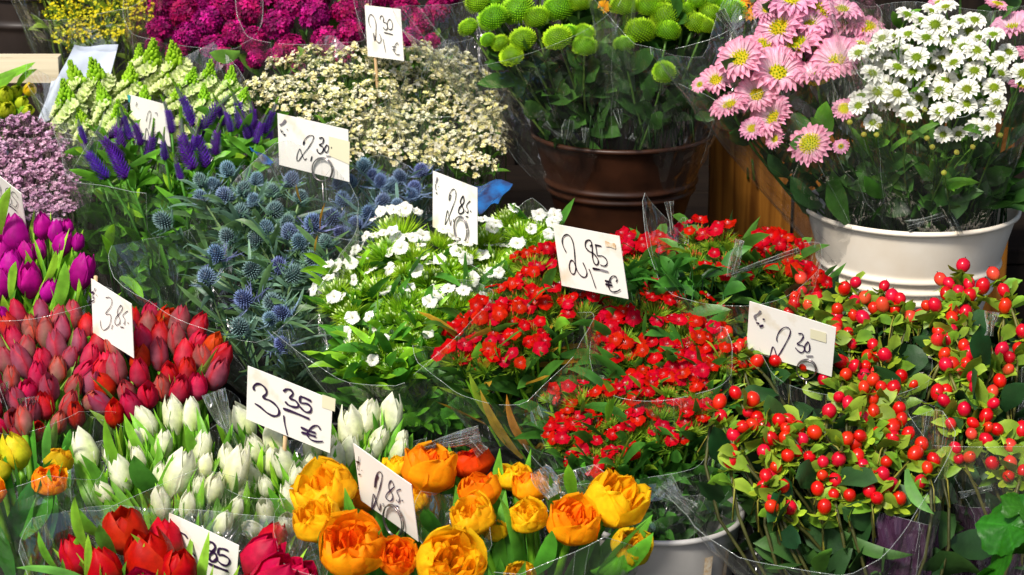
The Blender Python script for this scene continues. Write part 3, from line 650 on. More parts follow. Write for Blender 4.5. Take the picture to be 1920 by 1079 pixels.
def bucket(name, label, mat, c, rt, rb, h, ribs=(), group=None, fill=True, stand=None, nseg=64, parts=None, handle=False):
    """c = centre of the rim"""
    zs = [z + .0115 for (y, z, dy) in STEPS if abs(c.y - y) < dy / 2] or [0]
    if not stand: h = c.z - zs[0]; rb = max(rb, rt * .62)
    else:
        m = MB(); hb = c.z - h - zs[0]; w_ = rb * 2.5
        for q in range(4): m.box((c.x, c.y - w_ / 2, zs[0] + hb * (q + .5) / 4), w_, .012, hb / 4 - .008); m.box((c.x, c.y + w_ / 2, zs[0] + hb * (q + .5) / 4), w_, .012, hb / 4 - .008)
        for q in (-1, 1): m.box((c.x + q * (w_ / 2 - .006), c.y, zs[0] + hb / 2), .012, w_ - .014, hb)
        m.box((c.x, c.y, c.z - h - .006), w_ - .03, w_ - .014, .010)
        tag(link('box', m.mesh('box', M['shelf'], False)), stand, 'box')
    B = c - V((0, 0, h)); o = root(name, label, 'bucket', B, group)
    prof = [(rt - .002, 0, 0)]; th = .0022
    outer = [(0, 0), (rb * .96, 0), (rb, .004)]
    n = 110
    for i in range(1, n):
        z = h * i / n; r = rb + (rt - rb) * z / h
        for rz in ribs:
            dz = (z - (h - rz)) / .005
            r += .0045 * math.exp(-dz * dz)
        outer.append((r, z))
    lip = [(rt, h - .006), (rt + .0045, h - .004), (rt + .005, h), (rt + .002, h + .003), (rt - .002, h), (rt - .004, h - .01)]
    inner = [(rb + (rt - rb) * t - .004, h * t) for t in (.9, .6, .3, .02)] + [(0, h * .02)]
    rows = []
    for (r, z) in outer + lip + inner: rows.append([V((max(r, .0005) * math.cos(a * 2 * math.pi / nseg), max(r, .0005) * math.sin(a * 2 * math.pi / nseg), z)) for a in range(nseg)])
    m = MB(); m.grid(rows, [[(1, 1, 1)] * nseg] * len(rows), True); link('shell', m.mesh('shell', M[mat]), o)
    if fill:
        m = MB(); r = rb + (rt - rb) * .55 - .004; m.v = [V((r * math.cos(a * .1963), r * math.sin(a * .1963), h * .55)) for a in range(32)]; m.c = [(1, 1, 1)] * 32; m.f = [tuple(range(32))]; m.m = [0]; link('water', m.mesh('water', M['water']), o)
    if parts: parts(o, B)
    return o
bucket('bucket', 'white enamelled bucket with ribs holding pink and white daisies', 'white', P(1708, 386, 3.32), .157, .088, .25, (.082, .100, .118), stand='dark slatted box raising the white bucket of daisies')
bucket('bucket', 'brown ribbed metal bucket holding the green pompon flowers', 'brown', P(1165, 246, 3.56), .143, .076, .235, (.078, .092, .17), stand='dark slatted box raising the brown bucket of pompons')
def zincparts(o, B):
    cc = P(1235, 955, 2.80)
    def patch(name, mat, a0, a1, z0, z1, rr):
        m = MB(); rows = []
        for i in range(5):
            z = z0 + (z1 - z0) * i / 4; r = rr(z) + .0012
            rows.append([V((r * math.cos(R(a)), r * math.sin(R(a)), z)) for a in [a0 + (a1 - a0) * j / 6 for j in range(7)]])
        m.grid(rows, [[(1, 1, 1)] * 7] * 5); link(name, m.mesh(name, M[mat]), o)
    rr = lambda z: .0765 + (.104 - .075) * z / .262
    patch('glue_mark', 'ochre', -60, -53, .185, .235, rr); patch('glue_mark', 'ochre', -40, -35, .165, .235, rr)
    patch('price_strip', 'white', -82, -74, .125, .165, rr); patch('price_strip', 'blue', -73, -68, .125, .165, rr)
bucket('bucket', 'small scuffed zinc bucket with brown glue marks under red sweet williams', 'zinc', P(1235, 955, 2.80), .104, .075, .24, (.11, .125), parts=zincparts)
bucket('bucket', 'dark ribbed metal bucket in the corner beside yellow goldenrod', 'dark', P(62, -20, 3.85), .10, .075, .24, (.05, .12, .14))
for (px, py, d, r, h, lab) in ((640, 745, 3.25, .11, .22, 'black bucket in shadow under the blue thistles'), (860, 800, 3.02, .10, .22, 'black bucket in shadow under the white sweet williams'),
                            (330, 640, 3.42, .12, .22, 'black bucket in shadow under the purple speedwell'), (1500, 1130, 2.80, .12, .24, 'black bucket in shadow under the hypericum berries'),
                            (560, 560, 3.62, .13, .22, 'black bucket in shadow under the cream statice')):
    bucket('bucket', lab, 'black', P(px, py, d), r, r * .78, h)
cr = root('wooden_crate', 'brown upright crate boards behind the white bucket', 'crate', P(1600, 600, 3.72))
for (x0, x1, y0) in ((1333, 1488, 215), (1496, 1640, 225), (1650, 1842, 225), (1850, 1903, 225)):
    a, b = P(x0, y0, 3.66), P(x1, y0, 3.66); m = MB(); hh = .62; m.box(((a.x + b.x) / 2, a.y, a.z - hh / 2), b.x - a.x, .02, hh)
    link('board', m.mesh('board', M['plank'], False, cr.location.copy()), cr)
m = MB(); a, b = P(1333, 300, 3.72), P(1903, 300, 3.72); m.box(((a.x + b.x) / 2, a.y + .03, a.z), b.x - a.x, .02, .06); link('rail', m.mesh('rail', M['plank'], False, cr.location.copy()), cr)
m = MB(); a, b = P(-160, 108, 3.60), P(112, 112, 3.60); m.box(((a.x + b.x) / 2, a.y, a.z - .018), b.x - a.x, .03, .042)
lg = link('shelf_ledge', m.mesh('shelf_ledge', M['ledge'], False)); tag(lg, 'cream painted wooden ledge above the lone yellow tulips', 'ledge')
def sheet(name, label, cat, quad, mat, bulge=.01, n=8, seed=0):
    """a curled sheet; quad = four (x,y,depth) corners TL TR BR BL"""
    g = random.Random(seed); c = [P(*q) for q in quad]; rows = []; nn = ((c[1] - c[0]).cross(c[3] - c[0])).normalized()
    for i in range(n + 1):
        v = i / n; rows.append([(c[0].lerp(c[1], j / n)).lerp(c[3].lerp(c[2], j / n), v) + nn * bulge * (math.sin(j / n * 3.1 + seed) + .5 * math.sin(v * 5 + j * .9)) for j in range(n + 1)])
    m = MB(); m.grid(rows, [[(1, 1, 1)] * (n + 1)] * (n + 1)); o = link(name, m.mesh(name, M[mat])); tag(o, label, cat); return o
sheet('paper_label', 'pale blue paper tag tucked behind the green snapdragons', 'label', ((140, 84, 3.62), (222, 82, 3.64), (205, 150, 3.60), (105, 152, 3.58)), 'paper', .006)
sheet('paper_label', 'white crumpled paper strip beside the snapdragons above the lilac statice', 'label', ((96, 152, 3.55), (126, 150, 3.55), (112, 228, 3.50), (70, 232, 3.48)), 'paper', .006, seed=3)
sheet('plastic_packaging', 'shiny blue printed plastic corner poking up behind the price card', 'packaging', ((880, 340, 3.30), (962, 350, 3.28), (935, 392, 3.24), (885, 400, 3.24)), 'blue', .008, seed=2)

# ------------------------------------------------------------------ price cards
def card(label, org, sc, cor, strokes, d, seed=0, clip=None, stickx=None, tapes=(), aspect=1.3, extra=None):
    px = lambda p: (org[0] + p[0] / sc, org[1] + p[1] / sc)
    TL, TR, BR, BL = [px(c) for c in cor]
    ax, ay = (TR[0] - TL[0] + BR[0] - BL[0]) / 2, -(TR[1] - TL[1] + BR[1] - BL[1]) / 2
    bx, by = (BL[0] - TL[0] + BR[0] - TR[0]) / 2, -(BL[1] - TL[1] + BR[1] - TR[1]) / 2
    best = None
    for i in range(8, 200):
        da = -i; db = -(ax * bx + ay * by) / da; ra = math.sqrt(ax * ax + ay * ay + da * da) / math.sqrt(bx * bx + by * by + db * db)
        e = abs(math.log(ra / aspect)) + .0012 * i + .002 * abs(db)
        if best is None or e < best[0]: best = (e, da, db)
    _, da, db = best; q = ppm(d)
    cx, cyy = (TL[0] + TR[0] + BR[0] + BL[0]) / 4, (TL[1] + TR[1] + BR[1] + BL[1]) / 4
    O = P(cx, cyy, d); A = (RT * ax + UP * ay + FW * da) / q; Bv = (RT * bx + UP * by + FW * db) / q
    nrm = A.cross(-Bv).normalized(); nrm = nrm if nrm.dot(FW) < 0 else -nrm
    def pt(p, up=.0):    # pixel -> the point of the card seen there
        X, Y = px(p); ray = (P(X, Y, 1) - CP); t = (O - CP).dot(nrm) / ray.dot(nrm); return CP + ray * t + nrm * up
    rt = root('price_card', label, 'price card', O - V((0, 0, 0)), 'handwritten price cards')
    g = random.Random(seed); m = MB(); n = 10; rows = []
    for face in (1, -1):
        rows = []
        for i in range(n + 1):
            v = i / n - .5; rows.append([O + A * (j / n - .5) + Bv * v + nrm * (face * .0004 + .0008 * math.sin(j / n * 4 + seed) * (v)) for j in range(n + 1)])
        m.grid(rows, [[(1, 1, 1)] * (n + 1)] * (n + 1))
    b2 = (n + 1) ** 2
    for i in range(n):
        for (a_, b_) in ((i, i + 1), (n * (n + 1) + i, n * (n + 1) + i + 1), (i * (n + 1), (i + 1) * (n + 1)), (i * (n + 1) + n, (i + 1) * (n + 1) + n)):
            m.f.append((a_, b_, b_ + b2, a_ + b2)); m.m.append(0)
    link('card', m.mesh('card', CARDM[seed % 3], False, O), rt)
    mats = ['ink', 'violet', 'grey', 'ochre', 'tape', 'teal']
    m = MB(); used = []
    def ribbon(pts, wpx, mat, up=.0016):
        if mat not in used: used.append(mat)
        m.mi = used.index(mat); L = []
        for i in range(len(pts) - 1):               # smooth the stroke
            p0 = pts[max(i - 1, 0)]; p1 = pts[i]; p2 = pts[i + 1]; p3 = pts[min(i + 2, len(pts) - 1)]
            for k in range(5):
                t = k / 5; L.append(tuple(.5 * (2 * p1[c] + (p2[c] - p0[c]) * t + (2 * p0[c] - 5 * p1[c] + 4 * p2[c] - p3[c]) * t * t + (3 * p1[c] - p0[c] - 3 * p2[c] + p3[c]) * t ** 3) for c in (0, 1)))
        L.append(pts[-1]); W = [pt(p, up) for p in L]; rows = []; hw = wpx / sc / ppm(d) / 2
        for i, p in enumerate(W):
            dr = W[min(i + 1, len(W) - 1)] - W[max(i - 1, 0)]
            sd = dr.cross(nrm).normalized() if dr.length > 1e-7 else V((0, 0, 1))
            ww = hw * (1 + .18 * math.sin(i * .7 + seed)) * (.75 if i in (0, len(W) - 1) else 1); rows.append([p + sd * ww, p - sd * ww])
        m.grid(rows, [[(1, 1, 1)] * 2] * len(rows))
    for i, s in enumerate(strokes): ribbon(s[2:], s[1], s[0], .0016 + .00005 * i)
    if m.v: link('lettering', m.mesh('lettering', [M[u] for u in used], False, O), rt)
    for tp in tapes:
        m2 = MB(); c = [pt(p, .0013) for p in tp[1:5]]; m2.grid([[c[0], c[1]], [c[3], c[2]]], [[(1, 1, 1)] * 2] * 2); link('sticky_tape' if tp[0] != 'ochre' else 'stain', m2.mesh('tape', M[tp[0]], False, O), rt)
    if clip:
        (ex, ey, rx, ry, tl) = clip; m2 = MB()
        for kk in (0, 1):
            pp = []
            for i in range(37):
                a = i / 36 * 2 * math.pi; x = math.cos(a) * (rx - kk * 5); y = math.sin(a) * (ry - kk * 5); c_, s_ = math.cos(R(tl)), math.sin(R(tl))
                pp.append(pt((ex + x * c_ - y * s_, ey + x * s_ + y * c_), .003 + .002 * kk))
            m2.tube(pp, .0009, (1, 1, 1), 5)
        bt = pt((ex, ey + ry), .003); m2.tube([bt, bt + V((0, .004, -.05)), bt + V((0, .01, -.22))], .0012, (1, 1, 1), 5)
        link('wire_clip', m2.mesh('wire_clip', M['wire'], True, O), rt)
    if stickx is not None:
        a0 = pt(px_inv(stickx[0], org, sc), -.004); a1 = pt(px_inv(stickx[1], org, sc), -.004); dv = (a1 - a0); m2 = MB()
        m2.tube([a0, a1, a1 + dv.normalized() * .06 + V((0, 0, -.10))], .0028, (1, 1, 1), 7); link('stick', m2.mesh('stick', M['stick'], True, O), rt)
    return rt
def px_inv(p, org, sc): return ((p[0] - org[0]) * sc, (p[1] - org[1]) * sc)
card('square white price card reading 2,85 with an ochre stain, standing in red sweet williams', (1020, 400), 6, ((100, 120), (830, 262), (937, 972), (215, 805)),
 [('ink', 15, (258, 437), (225, 370), (212, 310), (225, 260), (265, 235), (305, 260), (335, 330), (350, 430), (358, 540), (365, 610), (355, 665), (335, 682), (305, 655), (292, 590), (305, 535), (330, 528), (355, 570), (385, 650), (430, 705), (470, 715), (490, 680), (480, 630), (445, 550)),
  ('ink', 17, (525, 370), (545, 345), (530, 305), (500, 298), (475, 325), (475, 375), (510, 420), (560, 445), (600, 490), (620, 540), (605, 575), (575, 560), (555, 500), (552, 430), (550, 345)),
  ('ink', 20, (580, 352), (655, 367)), ('ink', 14, (590, 362), (600, 420), (612, 470), (670, 478), (712, 520), (715, 570), (685, 590), (640, 575)),
  ('ink', 26, (555, 617), (640, 630)), ('grey', 24, (640, 630), (735, 655)), ('ink', 13, (515, 620), (545, 700), (592, 840)),
  ('ink', 15, (820, 768), (832, 735), (810, 705), (775, 705), (748, 745), (735, 800), (750, 855), (790, 880), (840, 870), (868, 850)), ('ink', 24, (695, 755), (770, 772)), ('ink', 24, (700, 795), (782, 808)),
  ('ochre', 60, (700, 335), (755, 350), (815, 365))], 2.93, 1)
card('wide yellowed price card reading 3,35 in thick violet marker, standing in white tulips', (440, 670), 5.677, ((133, 92), (1083, 437), (1010, 1020), (85, 680)),
 [('violet', 26, (215, 350), (208, 310), (240, 280), (290, 285), (335, 330), (345, 380), (310, 425), (380, 455), (440, 500), (478, 560), (470, 610), (420, 620), (350, 585), (280, 525), (220, 487)),
  ('violet', 26, (525, 360), (560, 335), (605, 345), (625, 385), (595, 430), (650, 455), (685, 500), (670, 525), (620, 520), (570, 495), (545, 465)),
  ('violet', 28, (825, 465), (760, 430), (705, 410)), ('violet', 25, (705, 410), (705, 475), (780, 490), (820, 530), (810, 575), (760, 575), (700, 520)),
  ('violet', 32, (522, 540), (660, 590), (805, 652)), ('violet', 18, (530, 612), (540, 700), (570, 825)),
  ('violet', 20, (920, 765), (895, 725), (850, 725), (800, 770), (780, 820), (820, 870), (880, 890), (948, 888)), ('violet', 30, (712, 740), (790, 775), (872, 800)), ('violet', 30, (718, 795), (800, 815), (875, 840))], 2.78, 0,
 tapes=(('tape', (940, 392), (1080, 440), (1072, 575), (935, 530)),), stickx=((533, 800), (530, 850)), aspect=1.55)
card('slanted price card reading 2,85 with a wire ring, standing in the orange double tulips', (640, 820), 5.394, ((108, 72), (740, 432), (780, 1052), (172, 680)),
 [('violet', 14, (345, 505), (350, 430), (375, 360), (402, 345), (422, 380), (410, 460), (380, 570), (345, 670), (322, 725), (318, 680), (335, 570), (360, 640), (395, 735), (405, 665)), ('violet', 26, (350, 495), (362, 430), (380, 380)),
  ('violet', 13, (433, 662), (436, 700)), ('violet', 15, (545, 495), (520, 435), (495, 460), (490, 510), (520, 560), (530, 610), (505, 640), (462, 610), (470, 570), (510, 530), (545, 495)),
  ('violet', 14, (612, 520), (572, 538), (590, 585), (600, 620), (590, 655), (565, 625)), ('violet', 18, (622, 636), (635, 634)), ('violet', 18, (565, 690), (592, 692)),
  ('ink', 10, (190, 188), (185, 240)), ('ink', 30, (165, 245), (195, 245)), ('ink', 12, (180, 250), (178, 310), (185, 328)), ('ink', 14, (218, 328), (226, 330)), ('ink', 18, (185, 370), (208, 366))], 2.60, 2,
 clip=(550, 828, 92, 165, -17), aspect=1.25)
card('wide price card reading 2,30 in violet ink, half hidden by red hypericum berries', (1380, 550), 6.345, ((160, 92), (1132, 405), (1135, 990), (172, 695)),
 [('violet', 14, (495, 570), (490, 520), (520, 450), (570, 405), (615, 400), (650, 430), (640, 500), (590, 600), (520, 720), (490, 735), (460, 650), (440, 635), (415, 720), (405, 780)),
  ('violet', 17, (745, 475), (790, 475), (805, 510), (775, 560), (735, 600), (800, 620), (820, 660), (790, 700), (745, 680), (710, 640)),
  ('violet', 16, (858, 575), (825, 620), (830, 680), (868, 690), (882, 640), (870, 580), (850, 570)), ('grey', 20, (840, 742), (925, 740)),
  ('grey', 26, (300, 200), (275, 235), (230, 265), (240, 310)), ('violet', 22, (245, 345), (285, 352)), ('violet', 22, (325, 305), (348, 300)), ('violet', 26, (285, 392), (332, 370))], 2.895, 0,
 clip=(850, 890, 118, 118, 0), tapes=(('tape', (890, 418), (1078, 470), (1078, 585), (888, 530)),), aspect=1.5)
card('white price card reading 2,85 with a wire ring, standing in white sweet williams', (790, 310), 6.744, ((135, 62), (725, 310), (705, 1010), (138, 770)),
 [('ink', 11, (372, 385), (385, 375), (372, 430), (358, 440), (365, 370), (390, 320), (420, 300), (445, 335), (440, 430), (400, 540), (355, 660), (315, 745), (310, 730), (340, 570), (360, 660), (380, 765), (388, 690)),
  ('ink', 12, (415, 675), (417, 718)), ('ink', 19, (545, 385), (515, 420), (505, 470), (530, 520), (545, 580), (510, 610), (480, 595), (490, 540), (540, 480), (550, 440), (540, 380)),
  ('ink', 14, (628, 450), (590, 490), (583, 525), (602, 565), (592, 600), (565, 570)), ('ink', 18, (628, 580), (642, 580)), ('ink', 16, (572, 645), (606, 650)),
  ('grey', 22, (215, 150), (195, 225)), ('ink', 12, (190, 230), (190, 290), (205, 310)), ('ink', 12, (225, 268), (236, 272)), ('ink', 18, (195, 350), (216, 350))], 3.12, 1,
 clip=(525, 805, 84, 165, -8), aspect=1.15)
card('wide price card reading 2,30 with a wire ring, standing in the blue thistles', (500, 200), 7.194, ((137, 82), (1135, 345), (1120, 1020), (130, 765)),
 [('ink', 12, (500, 515), (505, 470), (550, 410), (600, 385), (640, 400), (625, 460), (570, 550), (500, 640), (440, 725), (415, 720), (420, 640), (455, 570), (480, 640), (520, 715), (548, 690)), ('ink', 18, (500, 515), (520, 465)),
  ('ink', 16, (620, 665), (600, 735)), ('ink', 18, (715, 425), (760, 415), (775, 440), (760, 490), (720, 515), (765, 540), (770, 590), (730, 630), (690, 600), (690, 565)),
  ('ink', 15, (820, 510), (790, 560), (800, 610), (830, 600), (845, 540), (812, 508)), ('ink', 18, (875, 550), (888, 552)), ('grey', 14, (808, 660), (872, 668)),
  ('grey', 30, (265, 175), (225, 225), (185, 245)), ('ink', 12, (198, 300), (210, 345), (228, 322)), ('grey', 18, (280, 303), (292, 305)), ('ink', 20, (232, 375), (264, 370))], 3.27, 0,
 clip=(770, 838, 138, 160, -12), tapes=(('tape', (845, 400), (1128, 470), (1122, 780), (850, 660)),), aspect=1.5)
card('narrow price card reading 2,30 above the cream statice, in front of magenta flowers', (670, 0), 8.99, ((100, 60), (760, 215), (790, 1055), (160, 900)),
 [('ink', 15, (240, 465), (210, 400), (200, 310), (235, 245), (290, 290), (325, 400), (325, 530), (320, 620), (300, 690), (280, 560), (330, 680), (380, 725), (410, 690), (405, 620), (385, 580)), ('grey', 22, (282, 570), (300, 690)),
  ('ink', 16, (395, 330), (400, 285), (430, 268), (455, 310), (450, 370), (490, 385), (520, 430), (515, 490), (480, 500), (445, 460)), ('ink', 15, (550, 325), (520, 380), (520, 450), (560, 500), (600, 480), (605, 410), (580, 340), (550, 325)),
  ('ink', 20, (462, 545), (615, 585)), ('ink', 14, (445, 650), (490, 890)), ('ink', 14, (705, 765), (690, 720), (660, 750), (630, 820), (640, 880), (680, 920), (730, 918)), ('ink', 16, (600, 785), (670, 792)), ('ink', 16, (605, 840), (665, 835))], 3.50, 2,
 stickx=((685, 8), (700, 105)), aspect=1.1)
card('thin price card reading 3,85 in fine pen, standing in the pink and red tulips', (150, 510), 6.346, ((110, 75), (695, 385), (655, 1020), (82, 735)),
 [('ink', 9, (315, 305), (360, 300), (390, 340), (375, 410), (315, 495), (370, 505), (378, 570), (350, 650), (295, 690), (260, 650), (252, 570)), ('ink', 9, (398, 628), (385, 682)),
  ('ink', 10, (500, 390), (470, 430), (455, 490), (485, 560), (480, 610), (445, 630), (425, 600), (440, 540), (490, 480), (515, 430), (500, 390)), ('ink', 9, (580, 460), (530, 500), (522, 525), (545, 560), (540, 620), (525, 600)),
  ('ink', 13, (578, 604), (590, 606)), ('ink', 12, (492, 652), (532, 656)), ('grey', 14, (195, 190), (178, 222)), ('violet', 26, (150, 245), (178, 236)), ('violet', 12, (168, 240), (165, 310), (182, 295)), ('ink', 14, (203, 272), (212, 272)), ('ink', 15, (148, 350), (183, 333))], 2.98, 1,
 stickx=((175, 520), (173, 600)), aspect=1.15)
card('cropped price card ending in 85 at the picture edge among magenta tulips', (0, 310), 8.3, ((-425, -180), (475, 465), (410, 1110), (-470, 455)),
 [('ink', 12, (140, 345), (102, 370), (110, 430), (150, 480), (190, 540), (185, 600), (150, 590), (145, 520), (165, 440), (165, 385), (140, 345)), ('ink', 13, (295, 500), (245, 425), (200, 412), (200, 470), (260, 540), (282, 600), (255, 645), (215, 620)),
  ('ink', 24, (122, 600), (200, 650), (272, 712)), ('ink', 12, (350, 880), (350, 840), (320, 790), (285, 800)), ('ink', 20, (215, 805), (275, 885)), ('ink', 20, (212, 860), (272, 945)), ('ink', 18, (-90, 250), (0, 300), (14, 400), (-10, 500)), ('ink', 18, (80, 720), (92, 840))], 3.18, 2, aspect=1.3)
card('small price card starting 2, tucked behind purple speedwell spikes, teal tape on its corner', (230, 170), 8.99, ((80, 65), (785, 262), (822, 960), (135, 745)),
 [('ink', 11, (408, 520), (430, 400), (465, 340), (488, 390), (470, 520), (450, 640)), ('ink', 14, (388, 850), (395, 700), (415, 635), (440, 700), (460, 790)), ('grey', 14, (555, 375), (590, 370), (595, 420)), ('grey', 16, (250, 190), (235, 265)), ('grey', 14, (272, 295), (278, 310)), ('grey', 18, (628, 683), (645, 683))], 3.44, 1,
 clip=(630, 880, 92, 160, -12), tapes=(('teal', (85, 68), (140, 78), (130, 200), (110, 190)),), aspect=1.2)
card('price card reading 85 seen through cellophane among the big red tulips', (300, 940), 6.4, ((105, 140), (1000, 492), (900, 1100), (20, 760)),
 [('violet', 26, (210, 385), (250, 368), (310, 400), (335, 440)), ('violet', 28, (350, 585), (400, 620), (435, 660)), ('violet', 34, (565, 505), (600, 480), (650, 500), (670, 550), (640, 600), (600, 650), (610, 700), (650, 715), (690, 680), (670, 620), (610, 590), (572, 560), (565, 505)),
  ('violet', 30, (830, 590), (770, 565), (712, 560)), ('violet', 28, (712, 560), (708, 632), (760, 638), (820, 668), (846, 715), (815, 762), (755, 752), (700, 705)), ('violet', 34, (590, 740), (700, 785), (830, 835))], 2.66, 0, aspect=1.45)

# ------------------------------------------------------------------ bouquets
TG = ('tulip', 3.0, .10, .011, (.03, .16, .015), (.10, .36, .025))
# white tulips
WT = [(280,800,36),(270,822,24),(328,795,40),(360,792,34),(166,860,44),(305,842,32),(376,852,36),(230,898,44),(332,903,58),(372,918,26),(397,926,38),(424,868,32),(440,898,46),(304,957,38),(200,930,30),(262,870,26),(350,960,30),(440,960,30),(380,885,32),(415,992,34),(255,840,28),(300,900,30),(210,860,26)]
bouquet('tulip_bouquet', 'white tulips with green leaves to the left of the 3,35 card', (330, 1190, 2.82), [('white_tulip', x, y, s * 1.06) for x, y, s in WT], 'white tulip bouquets', d0=2.80, fol=[TG, ('tulip', 3.6, .10, .009, (.04, .2, .02), (.14, .42, .03))], seed=11, folds=[(400, 735, 440, 850, 24, 2.86), (360, 1000, 372, 1060, 14, 2.7)], jit=.16,
        wr=dict(c=(300, 930, 2.80, 185), peaks=((215, 60, .10), (60, 50, .14)), top=1.05), tc=.0,
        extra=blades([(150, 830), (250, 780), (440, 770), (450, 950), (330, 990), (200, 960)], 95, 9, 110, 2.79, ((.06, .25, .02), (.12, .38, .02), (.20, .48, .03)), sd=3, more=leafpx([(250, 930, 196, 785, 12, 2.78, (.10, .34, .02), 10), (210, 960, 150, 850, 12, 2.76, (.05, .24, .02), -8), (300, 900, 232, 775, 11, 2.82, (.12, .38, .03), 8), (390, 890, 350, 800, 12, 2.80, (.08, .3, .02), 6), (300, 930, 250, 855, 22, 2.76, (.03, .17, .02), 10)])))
WT2 = [(460,800,44),(480,850,36),(535,882,42),(563,907,44),(520,838,44),(588,850,36),(628,880,36),(660,822,50),(687,797,44),(730,795,44),(752,828,22),(652,862,36),(500,922,26),(745,856,30),(600,905,34),(700,850,30),(475,900,34),(510,875,34),(548,945,36),(500,965,34),(585,880,30),(452,935,34),(620,850,30),(705,835,34),(540,985,34),(690,870,26),(480,1000,34)]
bouquet('tulip_bouquet', 'white tulips around and to the right of the 3,35 card', (600, 1160, 2.88), [('white_tulip', x, y, s * 1.06) for x, y, s in WT2], 'white tulip bouquets', d0=2.84, fol=[TG, ('tulip', 3.6, .10, .009, (.04, .2, .02), (.14, .42, .03))], seed=12, jit=.16, tc=.0,
        wr=dict(c=(590, 880, 2.84, 190), peaks=((0, 50, .12), (200, 40, .12)), top=1.0), extra=blades([(450, 780), (560, 840), (640, 830), (700, 770), (770, 830), (760, 880), (640, 920), (540, 960), (450, 960)], 100, 9, 105, 2.82, ((.06, .25, .02), (.12, .38, .02), (.20, .48, .03)), sd=4))
# magenta tulips
MT = [(80,430,34),(30,450,50),(117,460,36),(72,475,30),(56,533,44),(92,548,34),(152,518,46),(6,480,34),(2,540,40),(146,458,24),(127,427,22),(0,437,34),(5,600,34),(104,440,28),(50,478,34),(20,500,40),(-40,500,50),(-50,440,46),(-30,570,46)]
bouquet('tulip_bouquet', 'magenta tulips with bright green leaves under the lilac statice', (60, 860, 3.20), [('magenta_tulip', x, y, s * 1.05) for x, y, s in MT], d0=3.14, fol=[('tulip', 2.2, .10, .009, (.06, .24, .02), (.22, .52, .03))], seed=13, jit=.14, tc=0,
        wr=dict(c=(50, 540, 3.14, 165), peaks=((190, 50, .1),), top=.95), extra=blades([(0, 430), (120, 430), (160, 480), (150, 590), (0, 600)], 34, 9, 90, 3.10, ((.06, .25, .02), (.12, .38, .02), (.20, .48, .03)), sd=5, more=leafpx([(160, 540, 228, 548, 9, 3.1, (.14, .4, .02), -26), (20, 560, 30, 490, 10, 3.06, (.16, .45, .03), 4), (100, 590, 122, 490, 13, 3.06, (.12, .4, .03), -6), (85, 530, 105, 470, 8, 3.08, (.2, .5, .03), -4), (0, 440, 20, 350, 11, 3.12, (.18, .45, .03), 6)])))
# pink and red closed tulips, two bunches
PT1 = scatter([(-30, 620), (30, 590), (120, 590), (190, 615), (190, 740), (130, 800), (70, 830), (-30, 800)], 28, random.Random(3), 75)
bouquet('tulip_bouquet', 'closed dusky pink tulips packed tightly to the left of the 3,85 card', (90, 1010, 3.03), [('pink_tulip', x, y, 32 + (i * 5) % 9, 0, [0, 1, 3, 1, 2, 0, 3][i % 7]) for i, (x, y) in enumerate(PT1)], 'dusky pink and red tulip bouquets', d0=2.98, k=.0009, fol=[('tulip', .9, .08, .007, (.06, .2, .03), (.2, .42, .06))], seed=14, folds=[(50, 745, 60, 830, 20, 2.9), (0, 720, 25, 800, 18, 2.92)], jit=.16, tc=0,
        wr=dict(c=(85, 745, 2.96, 165), peaks=((60, 40, .1),), top=.98))
PT2 = scatter([(195, 640), (262, 595), (330, 590), (400, 645), (422, 705), (370, 745), (270, 765), (195, 790)], 29, random.Random(5), 75)
bouquet('tulip_bouquet', 'closed bright red and pink tulips packed tightly around the 3,85 card', (290, 1000, 3.05), [('pink_tulip', x, y, 35 + (i * 5) % 9, 0, [0, 4, 2, 1, 0, 1, 2, 3][i % 8]) for i, (x, y) in enumerate(PT2)], 'dusky pink and red tulip bouquets', d0=3.00, k=.0009, fol=[('tulip', .7, .08, .007, (.06, .2, .03), (.2, .42, .06))], seed=15, jit=.16, tc=0,
        wr=dict(c=(300, 740, 2.98, 145), peaks=((210, 40, .06),), top=.95))
# yellow-orange tulips at left front
bouquet('tulip_bouquet', 'half closed yellow and orange striped tulips at the left picture edge', (60, 1160, 2.80), [('yellow_tulip', 28, 848, 58, 0, 0), ('peony_g', 108, 868, 56, .01), ('peony_o', 92, 906, 66, -.02), ('yellow_tulip', -2, 880, 44, 0), ('peony_o', -12, 930, 50, -.01), ('pink_tulip', 45, 800, 34, .05, 1), ('yellow_tulip', -40, 850, 60, 0)], d0=2.76, fol=[('tulip', 1.5, .12, .014, (.02, .12, .015), (.06, .26, .02))], seed=16, tc=0, stem_r=.003,
        wr=dict(c=(40, 900, 2.76, 150), peaks=((60, 60, .12), (330, 40, .1)), top=1.0), extra=blades([(0, 850), (130, 830), (150, 950), (60, 1060), (0, 1060)], 34, 15, 130, 2.80, ((.03, .14, .02), (.06, .24, .02), (.10, .32, .03)), sd=7, more=leafpx([(85, 880, 92, 790, 9, 2.74, (.08, .3, .04), 2), (115, 850, 132, 805, 8, 2.78, (.06, .28, .03), -3), (40, 1010, 92, 880, 20, 2.70, (.05, .25, .02), -14), (0, 1030, 60, 900, 20, 2.73, (.02, .14, .02), -8)])))
